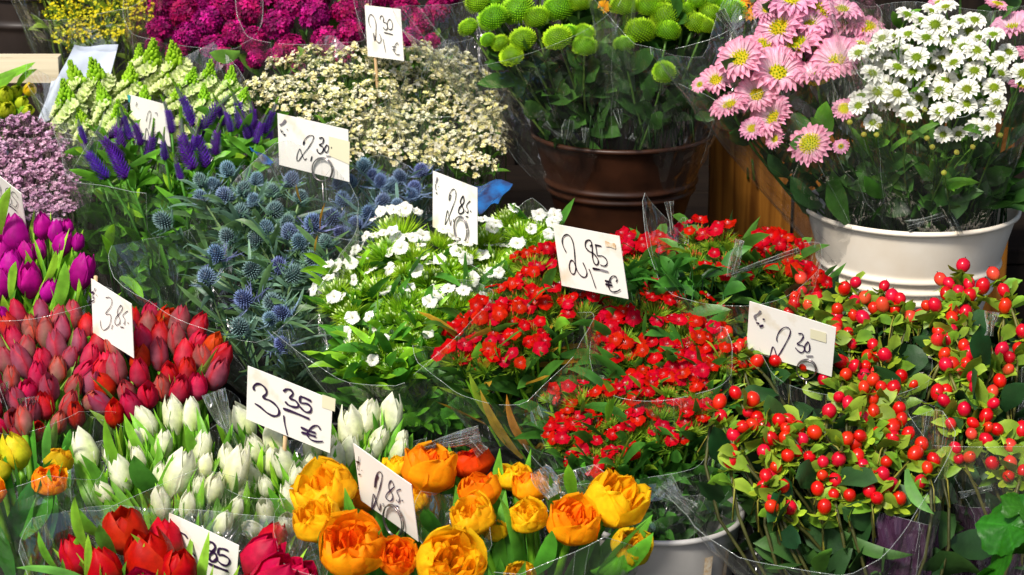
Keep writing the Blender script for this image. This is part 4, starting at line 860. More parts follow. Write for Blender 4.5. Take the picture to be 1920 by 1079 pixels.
# big red tulips in front
RT_ = [(232,990,76,0,1),(195,1066,60,0,0),(143,1048,52,0,2),(283,1052,88,.02,1),(310,1020,60,.05,0),(335,1062,60,0,2),(494,1045,70,.0,1),(512,1008,50,.04,0),(520,1085,86,-.02,1),(262,1110,80,-.02,0),(455,1112,56,-.02,2),(565,1085,56,0,0),(372,1115,56,-.02,1),(130,1110,50,0,0)]
bouquet('tulip_bouquet', 'big bright red tulips at the bottom edge beside the 85 card', (330, 1370, 2.62), [('red_tulip', x, y, s * 1.14, o, v) for x, y, s, o, v in RT_], d0=2.58, fol=[('tulip', 1.0, .12, .010, (.06, .26, .03), (.22, .5, .04))], seed=17, tc=.0, stem_r=.003, jit=.12,
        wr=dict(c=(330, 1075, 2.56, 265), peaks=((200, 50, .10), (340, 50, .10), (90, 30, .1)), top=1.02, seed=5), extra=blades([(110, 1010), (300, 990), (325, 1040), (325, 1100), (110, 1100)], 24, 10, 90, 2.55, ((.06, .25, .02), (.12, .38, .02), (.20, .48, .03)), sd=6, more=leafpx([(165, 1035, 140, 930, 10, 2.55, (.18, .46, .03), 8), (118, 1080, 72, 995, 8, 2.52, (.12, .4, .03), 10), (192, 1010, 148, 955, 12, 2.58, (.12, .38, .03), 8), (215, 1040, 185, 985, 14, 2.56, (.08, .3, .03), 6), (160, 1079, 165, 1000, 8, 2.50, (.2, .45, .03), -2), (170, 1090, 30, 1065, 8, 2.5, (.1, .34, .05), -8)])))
# orange double tulips
PO = [('peony_y',608,928,128,.03,0),('peony_y',598,985,98,-.01,1),('peony_o',662,1032,132,-.05,0),('peony_o',745,1048,82,-.04,1),('peony_y',843,1062,136,-.07,1),('peony_y',888,975,90,.0,0),('peony_o',902,928,88,.03,0),('peony_o',800,895,110,.06,1),('peony_r',885,872,92,.09,0),('peony_y',832,868,52,.1,0),('peony_y',965,898,72,.06,1),('peony_o',995,925,72,.03,0),('peony_y',990,972,78,-.01,0),('peony_o',1073,988,106,-.03,1),('peony_y',1150,950,122,.0,1),('peony_g',1182,1028,82,-.02,0),('peony_g',975,1082,64,-.06,0),('peony_y',745,880,60,.10,1),('peony_y',930,1000,50,.04,0),('peony_o',690,940,60,.08,1),('peony_y',770,940,70,.06,1)]
PL = [i for i in PO if i[1] < 860]; PRt = [i for i in PO if i[1] >= 860]
pofol = [('tulip', 1.6, .14, .014, (.03, .18, .02), (.10, .36, .03))]
PO = [(a_, b_, c_, d_ * .93, *e_) for a_, b_, c_, d_, *e_ in PO]; PL = [i for i in PO if i[1] < 860]; PRt = [i for i in PO if i[1] >= 860]
bouquet('tulip_bouquet', 'yellow and orange double tulips around the slanted 2,85 card', (730, 1330, 2.68), PL, 'double tulip bouquets', d0=2.62, k=.0003, fol=pofol, seed=18, tc=.28, stem_r=.0032, jit=.1,
        wr=dict(c=(720, 1010, 2.62, 200), peaks=((225, 50, .1), (330, 40, .08)), top=1.0, seed=8), extra=leafpx([(830, 1010, 800, 955, 14, 2.6, (.04, .22, .02), 4)]))
bouquet('tulip_bouquet', 'orange double tulips with one green tipped bloom beside the zinc bucket', (1020, 1330, 2.68), PRt, 'double tulip bouquets', d0=2.64, k=.0003, fol=pofol, seed=19, folds=[(1010, 880, 1040, 930, 30, 2.62), (900, 815, 780, 842, 16, 2.72), (880, 822, 905, 850, 22, 2.72)], tc=.28, stem_r=.0032, jit=.1,
        wr=dict(c=(1010, 990, 2.62, 215), peaks=((300, 45, .10), (60, 40, .12), (200, 40, .1)), top=.97, seed=4), extra=blades([(870, 1000), (1210, 1020), (1200, 1090), (870, 1090)], 20, 12, 110, 2.66, ((.03, .15, .02), (.06, .24, .02), (.10, .34, .03)), sd=8, more=leafpx([(1075, 940, 1066, 870, 13, 2.66, (.14, .42, .02), 2), (810, 1000, 795, 955, 12, 2.58, (.04, .24, .02), 4), (1000, 1079, 1035, 995, 18, 2.58, (.05, .26, .02), -8), (1130, 1090, 1170, 1040, 16, 2.55, (.08, .32, .02), -10), (1110, 1075, 1225, 1000, 20, 2.57, (.08, .32, .02), -18)])))
# thistles
TH = [(308,416,30),(427,319,26),(376,342,24),(376,370,24),(421,368,30),(456,358,26),(452,401,28),(481,338,24),(515,395,30),(546,340,26),(563,371,26),(587,420,32),(538,420,26),(542,438,28),(429,447,28),(406,478,30),(388,521,32),(472,506,32),(524,502,26),(550,517,30),(585,486,26),(590,510,24),(458,562,32),(511,570,34),(530,591,30),(450,617,32),(528,646,26),(507,599,26),(476,377,24),(500,430,26),(480,450,26),(510,360,24),(400,345,22),(560,455,26),(610,455,24)]
bouquet('thistle_bouquet', 'steel blue sea holly thistles fanning out of clear cellophane, left of centre', (600, 800, 3.26), [('thistle', x, y, s * 1.05) for x, y, s in TH], 'sea holly bouquets', d0=3.17, k=.0008, tc=.05, stem_c=(.16, .26, .10), fol=[('blade', 14, .055, .003, (.035, .09, .06), (.14, .25, .17), .35, .9), ('blade', 6, .07, .005, (.05, .13, .05), (.12, .24, .08), .2, .9)], seed=20, leafmat='leaf', stem_r=.0016, jit=.3,
        wr=dict(c=(470, 480, 3.12, 215), peaks=((185, 45, .12), (90, 60, -.16), (290, 50, .12)), top=1.05, seed=3), extra=leafpx([(600, 430, 610, 380, 2, 3.1, (.5, .28, .02), 3), (590, 480, 596, 440, 2, 3.1, (.45, .3, .03), 2), (565, 380, 555, 345, 2, 3.12, (.45, .3, .03), 2)]))
TH2 = [(683,313,28),(790,320,26),(777,353,26),(733,350,26),(713,343,24),(643,377,26),(717,380,28),(623,410,30),(668,422,26),(657,343,26),(773,367,24),(700,330,24),(750,335,26),(635,345,24),(690,400,26),(745,385,24),(640,440,24)]
bouquet('thistle_bouquet', 'darker blue sea holly thistles behind the white sweet williams', (720, 720, 3.36), [('thistle', x, y, s * 1.0, 0, 2 if i % 3 else 0) for i, (x, y, s) in enumerate(TH2)], 'sea holly bouquets', d0=3.28, k=.0008, tc=.05, stem_c=(.12, .2, .10), fol=[('blade', 5, .05, .003, (.05, .11, .09), (.14, .24, .2), .5, .95)], seed=21, stem_r=.0016, jit=.3,
        wr=dict(c=(700, 400, 3.26, 140), peaks=((270, 60, .12),), top=1.0, seed=9), extra=lambda fo, g: None)
sheet('ribbon', 'bright blue ribbon tied among the thistles beside their price card', 'ribbon', ((468, 282, 3.28), (512, 292, 3.27), (508, 306, 3.26), (480, 300, 3.26)), 'blue', .008, seed=5)
# white sweet williams
def loose(poly, sp, size, n, sd):
    g = random.Random(sd); return [(x, y, size * g.uniform(.7, 1.15), g.choice(n)) for x, y in scatter(poly, sp, g, 60)]
WH = [(742,408,44,9),(700,450,44,9),(760,455,44,8),(658,490,42,5),(618,528,34,3),(800,500,44,4),(850,478,38,5),(740,545,44,2),(805,562,46,6),(862,545,40,6),(640,570,30,2),(690,650,42,0),(655,660,36,0),(725,660,32,0),(845,440,34,5),(690,520,38,3),(780,600,34,0),(720,590,34,1)]
WFOL = [('blade', 9, .055, .005, (.06, .22, .01), (.22, .50, .02), .35, .95), ('blade', 8, .075, .009, (.015, .10, .012), (.06, .24, .02), .1, .85)]
WH = [q for h in WH for q in ([h] if h[3] else [(h[0] + dx, h[1] + dy, h[2] * .58, 0) for dx, dy in ((-18, 8), (16, -6), (2, 20), (-6, -18))])] + loose([(610, 500), (700, 430), (880, 450), (900, 560), (840, 620), (680, 700), (620, 600)], 46, 24, (0, 1, 1, 2), 5)
bouquet('sweet_william_bouquet', 'white sweet williams with lime green tufts, in front of the thistles', (850, 940, 3.08), [('white_head', x, y, s, 0, None, n) for x, y, s, n in [(a_, b_, c_, (d_ if b_ < 470 else (d_ + 1) // 2)) for a_, b_, c_, d_ in WH]], 'white sweet william bouquets', d0=3.04, k=.0008, tc=.1, fol=WFOL, seed=22,
        wr=dict(c=(735, 600, 2.99, 190), peaks=((165, 40, .10), (90, 60, -.1)), top=1.0, seed=6), extra=fill([(640, 660), (900, 620), (880, 800), (760, 820), (690, 740)], 230, .05, .009, 3.02, (.02, .13, .012), (.10, .34, .02), sd=4, more=leafpx([(700, 700, 690, 640, 14, 3.0, (.08, .3, .02), 6), (760, 700, 790, 630, 20, 2.99, (.06, .26, .02), -8), (720, 740, 690, 710, 14, 2.98, (.08, .3, .02), 8), (790, 780, 730, 700, 16, 2.98, (.04, .2, .02), 14), (800, 800, 860, 740, 14, 2.97, (.04, .18, .02), -12), (840, 770, 900, 700, 14, 2.97, (.04, .18, .02), -8)])))
WH2 = [(930,425,34,4),(985,415,36,4),(1030,412,30,5),(962,465,34,3),(1010,445,32,4),(920,465,30,4),(905,500,34,4),(945,395,26,2),(940,500,30,3),(905,430,30,1)]
bouquet('sweet_william_bouquet', 'white sweet williams behind the square 2,85 card', (980, 800, 3.25), [('white_head', x, y, s * 1.1, 0, None, (n + 1) // 2) for x, y, s, n in WH2], 'white sweet william bouquets', d0=3.16, k=.0008, tc=.1, fol=WFOL, seed=23,
        wr=dict(c=(970, 480, 3.14, 100), peaks=((285, 50, .12),), top=1.0, seed=2))
# red sweet williams
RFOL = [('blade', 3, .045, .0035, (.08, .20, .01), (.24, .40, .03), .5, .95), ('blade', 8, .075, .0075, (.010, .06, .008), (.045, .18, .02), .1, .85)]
RA = loose([(835, 620), (900, 560), (980, 480), (1000, 560), (1100, 600), (1000, 670), (850, 690)], 44, 23, (1, 2, 3), 1) + [(1000,478,38,7),(985,520,36,7),(1040,465,30,5),(890,592,36,8),(950,580,40,9),(1030,548,40,9),(1085,565,34,8),(925,635,42,9),(985,625,38,8),(850,655,30,6),(1040,500,30,4),(900,672,30,4),(970,545,34,7),(860,610,26,3)]
bouquet('sweet_william_bouquet', 'red sweet williams left of and below the square 2,85 card', (1080, 980, 2.99), [('red_head', x, y, s, 0, None, n) for x, y, s, n in RA], 'red sweet william bouquets', d0=2.97, k=.0008, tc=.1, fol=RFOL + [('blade', 1.5, .10, .005, (.22, .14, .01), (.42, .28, .02), .2, .8)], seed=24,
        wr=dict(c=(960, 650, 2.92, 165), peaks=((180, 40, .10), (90, 60, -.1)), top=1.0, seed=7), extra=leafpx([(870, 700, 900, 640, 12, 2.9, (.08, .28, .02), -8), (1040, 620, 1070, 606, 10, 2.9, (.1, .34, .02), 10), (980, 860, 900, 730, 9, 2.88, (.30, .22, .02), 10), (1000, 850, 950, 740, 8, 2.88, (.40, .20, .02), 12), (940, 800, 880, 700, 9, 2.88, (.16, .28, .02), 8)]))
RB_ = loose([(1130, 560), (1230, 530), (1370, 580), (1370, 700), (1280, 730), (1150, 700)], 38, 22, (1, 2, 3, 4), 2) + [(1232,560,38,9),(1178,590,36,7),(1148,620,34,7),(1290,600,38,7),(1215,650,42,9),(1272,660,36,7),(1332,620,34,6),(1165,655,32,5),(1300,700,38,8),(1235,700,34,7),(1352,655,30,6),(1190,705,30,5),(1130,600,28,5)]
bouquet('sweet_william_bouquet', 'red sweet williams right of the square 2,85 card in mid picture', (1270, 980, 2.96), [('red_head', x, y, s, 0, None, n) for x, y, s, n in RB_], 'red sweet william bouquets', d0=2.95, k=.0008, tc=.1, fol=RFOL, seed=25,
        wr=dict(c=(1245, 690, 2.90, 130), peaks=((200, 45, .14), (330, 40, .12)), top=.95, seed=1), extra=fill([(1120, 520), (1350, 500), (1360, 560), (1140, 560)], 60, .05, .008, 3.0, (.012, .07, .01), (.05, .2, .02), sd=5))
RC = loose([(1025, 730), (1200, 710), (1340, 730), (1340, 810), (1200, 850), (1110, 890), (1030, 830)], 38, 20, (1, 2, 3), 3) + [(1068,738,34,6),(1132,742,38,7),(1188,748,32,5),(1058,795,36,7),(1112,790,38,6),(1170,805,32,4),(1102,838,30,4),(1045,822,24,4),(1245,810,28,2),(1300,785,34,6),(1285,765,26,3),(1118,868,22,2),(1210,790,28,2),(1240,760,28,2)]
bouquet('sweet_william_bouquet', 'sparse red sweet williams above the zinc bucket and orange tulips', (1225, 1110, 2.82), [('red_head', x, y, s, 0, None, n) for x, y, s, n in RC], 'red sweet william bouquets', d0=2.84, k=.0007, tc=.15, fol=RFOL, seed=26, folds=[(1290, 930, 1240, 990, 30, 2.80), (1240, 910, 1300, 960, 26, 2.78)],
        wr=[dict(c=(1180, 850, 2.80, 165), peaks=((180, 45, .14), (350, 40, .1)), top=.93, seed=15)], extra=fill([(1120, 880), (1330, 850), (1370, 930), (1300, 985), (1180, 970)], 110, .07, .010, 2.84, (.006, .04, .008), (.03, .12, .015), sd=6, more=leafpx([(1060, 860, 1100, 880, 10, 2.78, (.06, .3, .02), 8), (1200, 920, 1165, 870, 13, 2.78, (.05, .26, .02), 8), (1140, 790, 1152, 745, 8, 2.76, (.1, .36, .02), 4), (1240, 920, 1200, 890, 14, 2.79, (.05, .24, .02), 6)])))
RD = [(1172,455,30,7),(1212,458,34,8),(1245,465,26,5),(1190,480,28,3)]
bouquet('sweet_william_bouquet', 'small red sweet williams directly behind the square 2,85 card', (1215, 830, 3.20), [('red_head', x, y, s, 0, None, n) for x, y, s, n in RD], 'red sweet william bouquets', d0=3.14, k=.0008, tc=.1, fol=[(a, b * 2.2, c, d_, e, f, *h) for a, b, c, d_, e, f, *h in RFOL], seed=27,
        wr=dict(c=(1205, 500, 3.12, 85), peaks=((330, 50, .14),), top=1.0, seed=13))
RE = loose([(1270, 430), (1420, 440), (1550, 500), (1530, 560), (1300, 500)], 48, 20, (0, 1, 2), 4) + [(1292,428,30,5),(1340,432,34,6),(1380,445,24,2),(1452,450,34,9),(1492,455,26,6),(1502,505,32,6),(1530,520,28,6),(1515,550,28,6),(1300,470,30,0),(1350,480,34,1),(1410,490,34,1),(1460,500,30,0)]
bouquet('sweet_william_bouquet', 'red sweet williams in torn cellophane left of the white bucket', (1400, 850, 3.14), [('red_head', x, y, s, 0, None, n) for x, y, s, n in RE], 'red sweet william bouquets', d0=3.08, k=.0008, tc=.1, fol=[(a, b * 1.6, c, d_, e, f, *h) for a, b, c, d_, e, f, *h in RFOL], seed=28, folds=[(1388, 450, 1372, 520, 15, 3.0), (1500, 470, 1370, 515, 7, 3.0), (1255, 378, 1262, 440, 9, 3.1)],
        wr=dict(c=(1385, 510, 3.04, 150), peaks=((205, 40, .22), (0, 50, .05)), top=1.0, seed=14))
# hypericum
HB = [(1365,622),(1356,635),(1389,645),(1381,652),(1403,643),(1425,643),(1372,675),(1417,680),(1453,676),(1476,671),(1508,687),(1545,711),(1490,558),(1516,563),(1569,593),(1567,619),(1566,638),(1575,678),(1583,542),(1603,563),(1600,592),(1622,557),(1638,577),(1658,537),(1672,555),(1687,560),(1678,580),(1707,593),(1725,593),(1590,623),(1598,645),(1568,608),(1570,580),(1582,678),(1603,687),(1627,667),(1643,670),(1660,667),(1620,703),(1643,697),(1663,707),(1690,705),(1637,647),(1503,547),(1490,570),(1517,573)]
HC = [(1620,727),(1674,730),(1636,747),(1590,757),(1555,770),(1686,767),(1638,772),(1618,783),(1460,787),(1480,788),(1473,803),(1495,801),(1472,820),(1505,823),(1445,823),(1477,853),(1493,845),(1526,810),(1588,823),(1613,818),(1643,813),(1674,821),(1703,813),(1543,865),(1573,861),(1608,856),(1663,865),(1716,851),(1728,833),(1751,863),(1739,878),(1635,896),(1566,901),(1455,876),(1445,893),(1468,911),(1447,931),(1480,951),(1447,950),(1593,928),(1563,926),(1546,950),(1645,935),(1658,926),(1686,935),(1533,916),(1379,737),(1411,748),(1349,755),(1352,780),(1402,773),(1419,783),(1392,800),(1412,797),(1431,800),(1376,818),(1371,843),(1369,863),(1432,846),(1436,893),(1429,913)]
HR = [(1737,573),(1753,572),(1763,523),(1780,532),(1806,497),(1797,545),(1817,533),(1818,552),(1862,513),(1882,545),(1788,582),(1810,585),(1785,597),(1785,618),(1758,638),(1777,637),(1807,648),(1845,660),(1878,657),(1893,670),(1890,693),(1917,620),(1910,653),(1823,707),(1773,683),(1787,683),(1797,695),(1758,737),(1774,732),(1828,728),(1784,765),(1808,767),(1861,735),(1862,757),(1849,780),(1869,805),(1852,803),(1916,806),(1894,835),(1791,840),(1798,860),(1860,868),(1891,893),(1918,883),(1894,868),(1940,700),(1950,780),(1940,850)]
def more_berries(L, n, sd):
    g = random.Random(sd); L = list(L)
    while n > 0:
        x, y = g.choice(L[:46]); a = g.uniform(0, 6.28); q = (x + math.cos(a) * g.uniform(18, 34), y + math.sin(a) * g.uniform(18, 30))
        if all((q[0] - u) ** 2 + (q[1] - v) ** 2 > 270 for u, v in L) and not (1410 < q[0] < 1560 and 590 < q[1] < 690): L.append(q); n -= 1
    return L
HB = more_berries(HB, 12, 1); HC = more_berries(HC, 14, 2); HR = more_berries(HR, 16, 3)
def bl(L, s, vv): return [('berry', x, y, s * 1.08 * (1 + .36 * ((i * 37) % 10) / 10), 0, vv[i % len(vv)]) for i, (x, y) in enumerate(L)]
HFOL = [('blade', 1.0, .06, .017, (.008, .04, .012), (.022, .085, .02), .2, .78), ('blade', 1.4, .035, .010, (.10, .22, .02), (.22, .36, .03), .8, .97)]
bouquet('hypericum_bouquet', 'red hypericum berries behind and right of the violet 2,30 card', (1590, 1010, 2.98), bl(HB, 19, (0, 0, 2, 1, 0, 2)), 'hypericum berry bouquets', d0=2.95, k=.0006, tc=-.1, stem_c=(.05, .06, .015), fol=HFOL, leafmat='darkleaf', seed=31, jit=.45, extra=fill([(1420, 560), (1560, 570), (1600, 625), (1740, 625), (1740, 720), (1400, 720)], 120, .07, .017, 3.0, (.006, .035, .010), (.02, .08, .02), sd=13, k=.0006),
        wr=dict(c=(1590, 700, 2.93, 150), peaks=((200, 50, .12), (330, 50, .12)), top=1.0, seed=21))
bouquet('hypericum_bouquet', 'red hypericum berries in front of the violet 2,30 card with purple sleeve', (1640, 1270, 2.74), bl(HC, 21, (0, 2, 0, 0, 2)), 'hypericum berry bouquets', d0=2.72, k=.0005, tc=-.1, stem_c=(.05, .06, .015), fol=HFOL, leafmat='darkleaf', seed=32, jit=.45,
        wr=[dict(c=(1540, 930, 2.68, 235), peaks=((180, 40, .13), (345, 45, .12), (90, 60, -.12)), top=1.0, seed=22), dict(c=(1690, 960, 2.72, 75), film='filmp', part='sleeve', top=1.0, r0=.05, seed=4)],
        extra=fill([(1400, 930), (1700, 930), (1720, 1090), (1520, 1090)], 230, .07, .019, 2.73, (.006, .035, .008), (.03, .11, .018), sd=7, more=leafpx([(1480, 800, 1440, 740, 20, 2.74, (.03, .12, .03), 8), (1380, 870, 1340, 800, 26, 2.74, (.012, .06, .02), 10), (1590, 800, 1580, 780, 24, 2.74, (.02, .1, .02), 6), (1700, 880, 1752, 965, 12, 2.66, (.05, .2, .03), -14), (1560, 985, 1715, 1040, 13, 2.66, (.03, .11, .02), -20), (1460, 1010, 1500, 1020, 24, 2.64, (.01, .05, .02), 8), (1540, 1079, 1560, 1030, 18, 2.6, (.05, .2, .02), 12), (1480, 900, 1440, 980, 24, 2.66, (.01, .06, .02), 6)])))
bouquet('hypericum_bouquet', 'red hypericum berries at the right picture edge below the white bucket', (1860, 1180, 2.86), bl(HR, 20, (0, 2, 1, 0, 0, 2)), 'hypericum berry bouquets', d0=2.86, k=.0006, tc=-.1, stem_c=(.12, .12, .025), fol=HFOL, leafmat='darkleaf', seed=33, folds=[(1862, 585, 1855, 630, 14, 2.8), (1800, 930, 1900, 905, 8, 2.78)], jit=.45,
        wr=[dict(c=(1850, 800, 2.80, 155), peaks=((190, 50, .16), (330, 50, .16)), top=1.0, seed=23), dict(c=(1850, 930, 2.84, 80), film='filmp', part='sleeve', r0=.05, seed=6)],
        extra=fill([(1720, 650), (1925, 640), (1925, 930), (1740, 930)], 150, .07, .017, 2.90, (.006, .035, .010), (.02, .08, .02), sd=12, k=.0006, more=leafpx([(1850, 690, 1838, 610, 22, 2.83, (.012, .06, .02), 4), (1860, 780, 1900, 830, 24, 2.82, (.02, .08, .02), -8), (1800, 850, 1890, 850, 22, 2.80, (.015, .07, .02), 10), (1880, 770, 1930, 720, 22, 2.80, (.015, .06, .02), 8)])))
# leafy plant in the corner
lp = root('primrose_plant', 'leafy potted plant with round crinkled green leaves in the corner', 'plant', P(1940, 1180, 2.55)); fo = MB(); g = random.Random(4)
def round_leaf(x, y, rpx, tilt, az, seed):
    g = random.Random(seed); m = MB(); rr_ = rpx / ppm(2.55); c = P(x, y, 2.55); q = Quaternion((math.sin(az), math.cos(az), 0), tilt) @ Quaternion((0, 0, 1), az); rows = []; cols = []; na = 60; nr = 12
    for i in range(nr + 1):
        t = i / nr; row = []; cc = []
        for j in range(na):
            a = j / na * 6.2832; edge = 1 + .06 * math.sin(a * 7 + seed) + .03 * math.sin(a * 17); notch = 1 - .55 * math.exp(-((a - 3.14) / .28) ** 2)
            rad = rr_ * t * edge * notch; vein = abs(math.sin(a * 4.5)); z = rr_ * (.16 * t * t * math.sin(a * 3 + seed) - .10 * t ** 3 + .035 * t * (vein ** .5) + .03 * t * math.sin(t * 22 + a * 9))
            row.append(c + q @ V((rad * math.cos(a), rad * math.sin(a), z))); k = g.uniform(.9, 1.1) * (1.35 if vein < .13 and t < .92 else 1)
            cc.append(cmul((.012, .095, .004), k))
        rows.append(row); cols.append(cc)
    m.grid(rows, cols, True); link('leaf', m.mesh('leaf', M['leaf'], True, lp.location.copy()), lp)
for a_ in ((1890, 985, 62, .75, 2.5, 1), (1872, 1050, 66, .85, 3.4, 2), (1915, 950, 40, .5, 1.2, 3), (1950, 1040, 70, .6, 5.0, 4), (1835, 1085, 44, .9, 3.9, 5), (1920, 1100, 60, .9, 4.4, 6)): round_leaf(*a_)
m = MB(); m.tube([P(1940, 1180, 2.55), P(1940, 1090, 2.55), P(1945, 1020, 2.55)], .006, (.1, .25, .03), 6); link('stems', m.mesh('stems', M['leaf'], True, lp.location.copy()), lp)
place('bud', lp, lp.location.copy(), P(1917, 942, 2.56), V((0, -.3, 1)), 14 / ppm(2.56), g)
# green pompons
G1 = [(896,5,48),(920,2,40),(878,52,38),(923,32,56),(967,14,62),(914,74,28),(936,79,34),(979,74,50),(958,102,44),(1006,33,48),(1047,14,56),(1086,3,44),(1044,69,52),(1066,58,34),(1096,86,46),(1096,62,38),(960,-30,56),(1010,-25,56),(1060,-35,56),(1100,-30,50),(900,-35,50)]
G2 = [(1169,8,52),(1218,10,52),(1200,60,56),(1170,80,40),(1249,34,56),(1286,16,40),(1304,43,46),(1332,25,42),(1371,20,54),(1252,60,46),(1245,136,42),(1260,0,46),(1306,0,34),(1335,2,38),(1322,48,34),(1180,-35,52),(1230,-35,56),(1290,-35,50),(1345,-30,50)]
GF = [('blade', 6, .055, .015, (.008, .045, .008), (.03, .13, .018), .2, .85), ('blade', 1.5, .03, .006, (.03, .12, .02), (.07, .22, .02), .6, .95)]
bouquet('pompon_bouquet', 'round lime green pompon chrysanthemums in the left half of the brown bucket', (1110, 330, 3.55), [('pompon', x, y, s * 1.08) for x, y, s in G1], 'green pompon bouquets', d0=3.42, cyr=50, k=.0006, tc=.05, stem_c=(.10, .22, .04), fol=GF, leafmat='leaf', seed=41, folds=[(1068, 225, 1062, 262, 16, 3.40), (1098, 240, 1096, 268, 7, 3.40), (1020, 232, 1050, 258, 8, 3.40)], jit=.15, stem_r=.002,
        wr=dict(c=(1000, 40, 3.42, 205), b=(1100, 360, 3.55), r0=.045, peaks=((180, 50, .15), (0, 40, .1)), top=1.05, seed=31), extra=fill([(1000, 120), (1140, 110), (1150, 250), (1040, 240)], 60, .05, .013, 3.46, (.008, .04, .008), (.03, .12, .015), sd=8, more=leafpx([(1020, 215, 985, 190, 18, 3.44, (.05, .17, .03), 6), (1095, 180, 1085, 120, 10, 3.42, (.05, .2, .03), 4), (1070, 120, 1090, 100, 14, 3.44, (.05, .2, .04), 4), (1100, 190, 1095, 165, 18, 3.44, (.06, .2, .03), 4)])))
bouquet('pompon_bouquet', 'round lime green pompon chrysanthemums in the right half of the brown bucket', (1215, 330, 3.55), [('pompon', x, y, s * 1.08) for x, y, s in G2], 'green pompon bouquets', d0=3.44, cyr=50, k=.0006, tc=.05, stem_c=(.10, .22, .04), fol=GF, leafmat='leaf', seed=42, folds=[(1158, 205, 1165, 240, 9, 3.40), (1182, 255, 1190, 262, 8, 3.40)], jit=.15, stem_r=.002,
        wr=dict(c=(1265, 60, 3.42, 150), b=(1225, 360, 3.55), r0=.05, peaks=((180, 60, .12), (60, 40, .1)), top=1.05, seed=35), extra=fill([(1160, 120), (1310, 120), (1310, 220), (1190, 250)], 60, .05, .013, 3.46, (.008, .04, .008), (.03, .12, .015), sd=9, more=leafpx([(1215, 190, 1225, 165, 12, 3.42, (.05, .22, .03), 4), (1275, 110, 1230, 115, 12, 3.42, (.03, .14, .03), 5)])))
# pink daisies
PD = [(1390,113,84,0),(1344,153,62,0),(1370,202,66,0),(1421,180,74,1),(1458,141,94,1),(1465,56,90,0),(1497,89,96,0),(1571,119,86,1),(1455,225,78,1),(1411,243,44,0),(1520,271,74,2),(1529,28,84,2),(1517,52,64,1),(1532,152,86,1),(1485,2,88,0),(1583,50,72,1),(1624,53,64,2),(1455,262,36,0),(1583,205,42,2),(1577,276,28,0),(1313,160,30,0),(1577,22,66,0),(1562,-5,72,1),(1545,90,70,2),(1430,90,66,2),(1440,20,50,1),(1610,90,54,2)]
bouquet('daisy_bouquet', 'pink daisies with yellow centres in the left of the white bucket', (1665, 520, 3.34), [('pink_daisy', x, y, s * 1.24, ((i * 13) % 7) * .006, v) for i, (x, y, s, v) in enumerate(PD)], 'pink daisy bouquets', d0=3.18, cyr=140, k=.0004, tc=.62, stem_c=(.06, .2, .02), fol=[('blade', 7, .055, .015, (.008, .045, .008), (.03, .13, .018), .1, .85)], seed=43, folds=[(1350, 20, 1395, 90, 12, 3.2)], jit=.28, stem_r=.002,
        wr=dict(c=(1475, 120, 3.20, 190), b=(1660, 520, 3.34), r0=.05, peaks=((185, 45, .16), (265, 40, .1)), top=1.06, seed=36), extra=leafpx([(1545, 270, 1550, 190, 20, 3.16, (.05, .22, .015), 4), (1560, 250, 1520, 220, 10, 3.16, (.06, .22, .02), 4), (1480, 330, 1440, 290, 16, 3.18, (.02, .09, .02), 4), (1590, 420, 1560, 320, 22, 3.18, (.03, .14, .015), 6), (1540, 390, 1480, 330, 18, 3.2, (.02, .09, .02), 6)]))
PD2 = [(1900,58,92,1),(1915,165,56,2),(1800,-12,70,1),(1870,10,50,2),(1930,110,70,0),(1880,-20,60,0),(1760,8,44,0)]
bouquet('daisy_bouquet', 'pink daisies behind the white ones in the top corner', (1820, 480, 3.36), [('pink_daisy', x, y, s, 0, v) for x, y, s, v in PD2], 'pink daisy bouquets', d0=3.34, cyr=100, k=.0004, tc=.5, stem_c=(.06, .2, .02), fol=[('blade', 3, .06, .014, (.012, .06, .012), (.04, .16, .02), .25, .85)], seed=44, jit=.25)
bouquet('daisy_bouquet', 'orange daisies peeping out behind the pompons and pink daisies', (1400, 330, 3.70), [('orange_daisy', x, y, s) for x, y, s in ((1385, 12, 44), (1412, 6, 50), (1402, 30, 36), (1360, -15, 50), (1130, 18, 40))], d0=3.62, cyr=10, k=.0004, tc=.5, stem_c=(.06, .2, .02), fol=('blade', 3, .06, .012, (.012, .06, .012), (.04, .16, .02), .3, .9), seed=45)
WD = [(1000,50),(915,70),(860,120),(940,145),(1160,120),(1085,125),(1190,220),(1265,205),(645,220),(725,210),(790,200),(840,170),(1045,240),(1130,185),(1100,270),(510,305),(585,325),(655,345),(710,275),(780,305),(895,290),(835,330),(1050,360),(1140,350),(1230,345),(1350,300),(1305,340),(500,380),(585,420),(725,385),(815,410),(925,390),(1080,440),(1160,405),(1305,420),(1435,420),(665,490),(755,460),(875,480),(1000,465),(1120,510),(1195,490),(1270,500),(525,550),(510,600),(615,520),(725,530),(965,515),(1010,545),(845,560),(670,600),(770,605),(795,650),(1115,590),(1220,605),(1285,580),(965,640),(1025,625),(1250,655),(985,760),(1075,760),(1175,730),(1230,725),(590,695),(780,90),(1010,170),(960,220),(1040,285),(890,220),(980,335),(600,270),(1170,290),(760,350)]
g = random.Random(9)
wd = [('santini', 1440 + x / 3, y / 3, (45 if y > 560 else 51) * g.uniform(.85, 1.1), g.uniform(-.03, .03)) for x, y in WD] + [('bud', 1440 + x / 3, y / 3, 12) for x, y in ((540, 760), (625, 710), (610, 760), (795, 750), (895, 780), (925, 830), (1150, 830), (990, 975), (1305, 765), (460, 690), (880, 620), (1060, 860))]
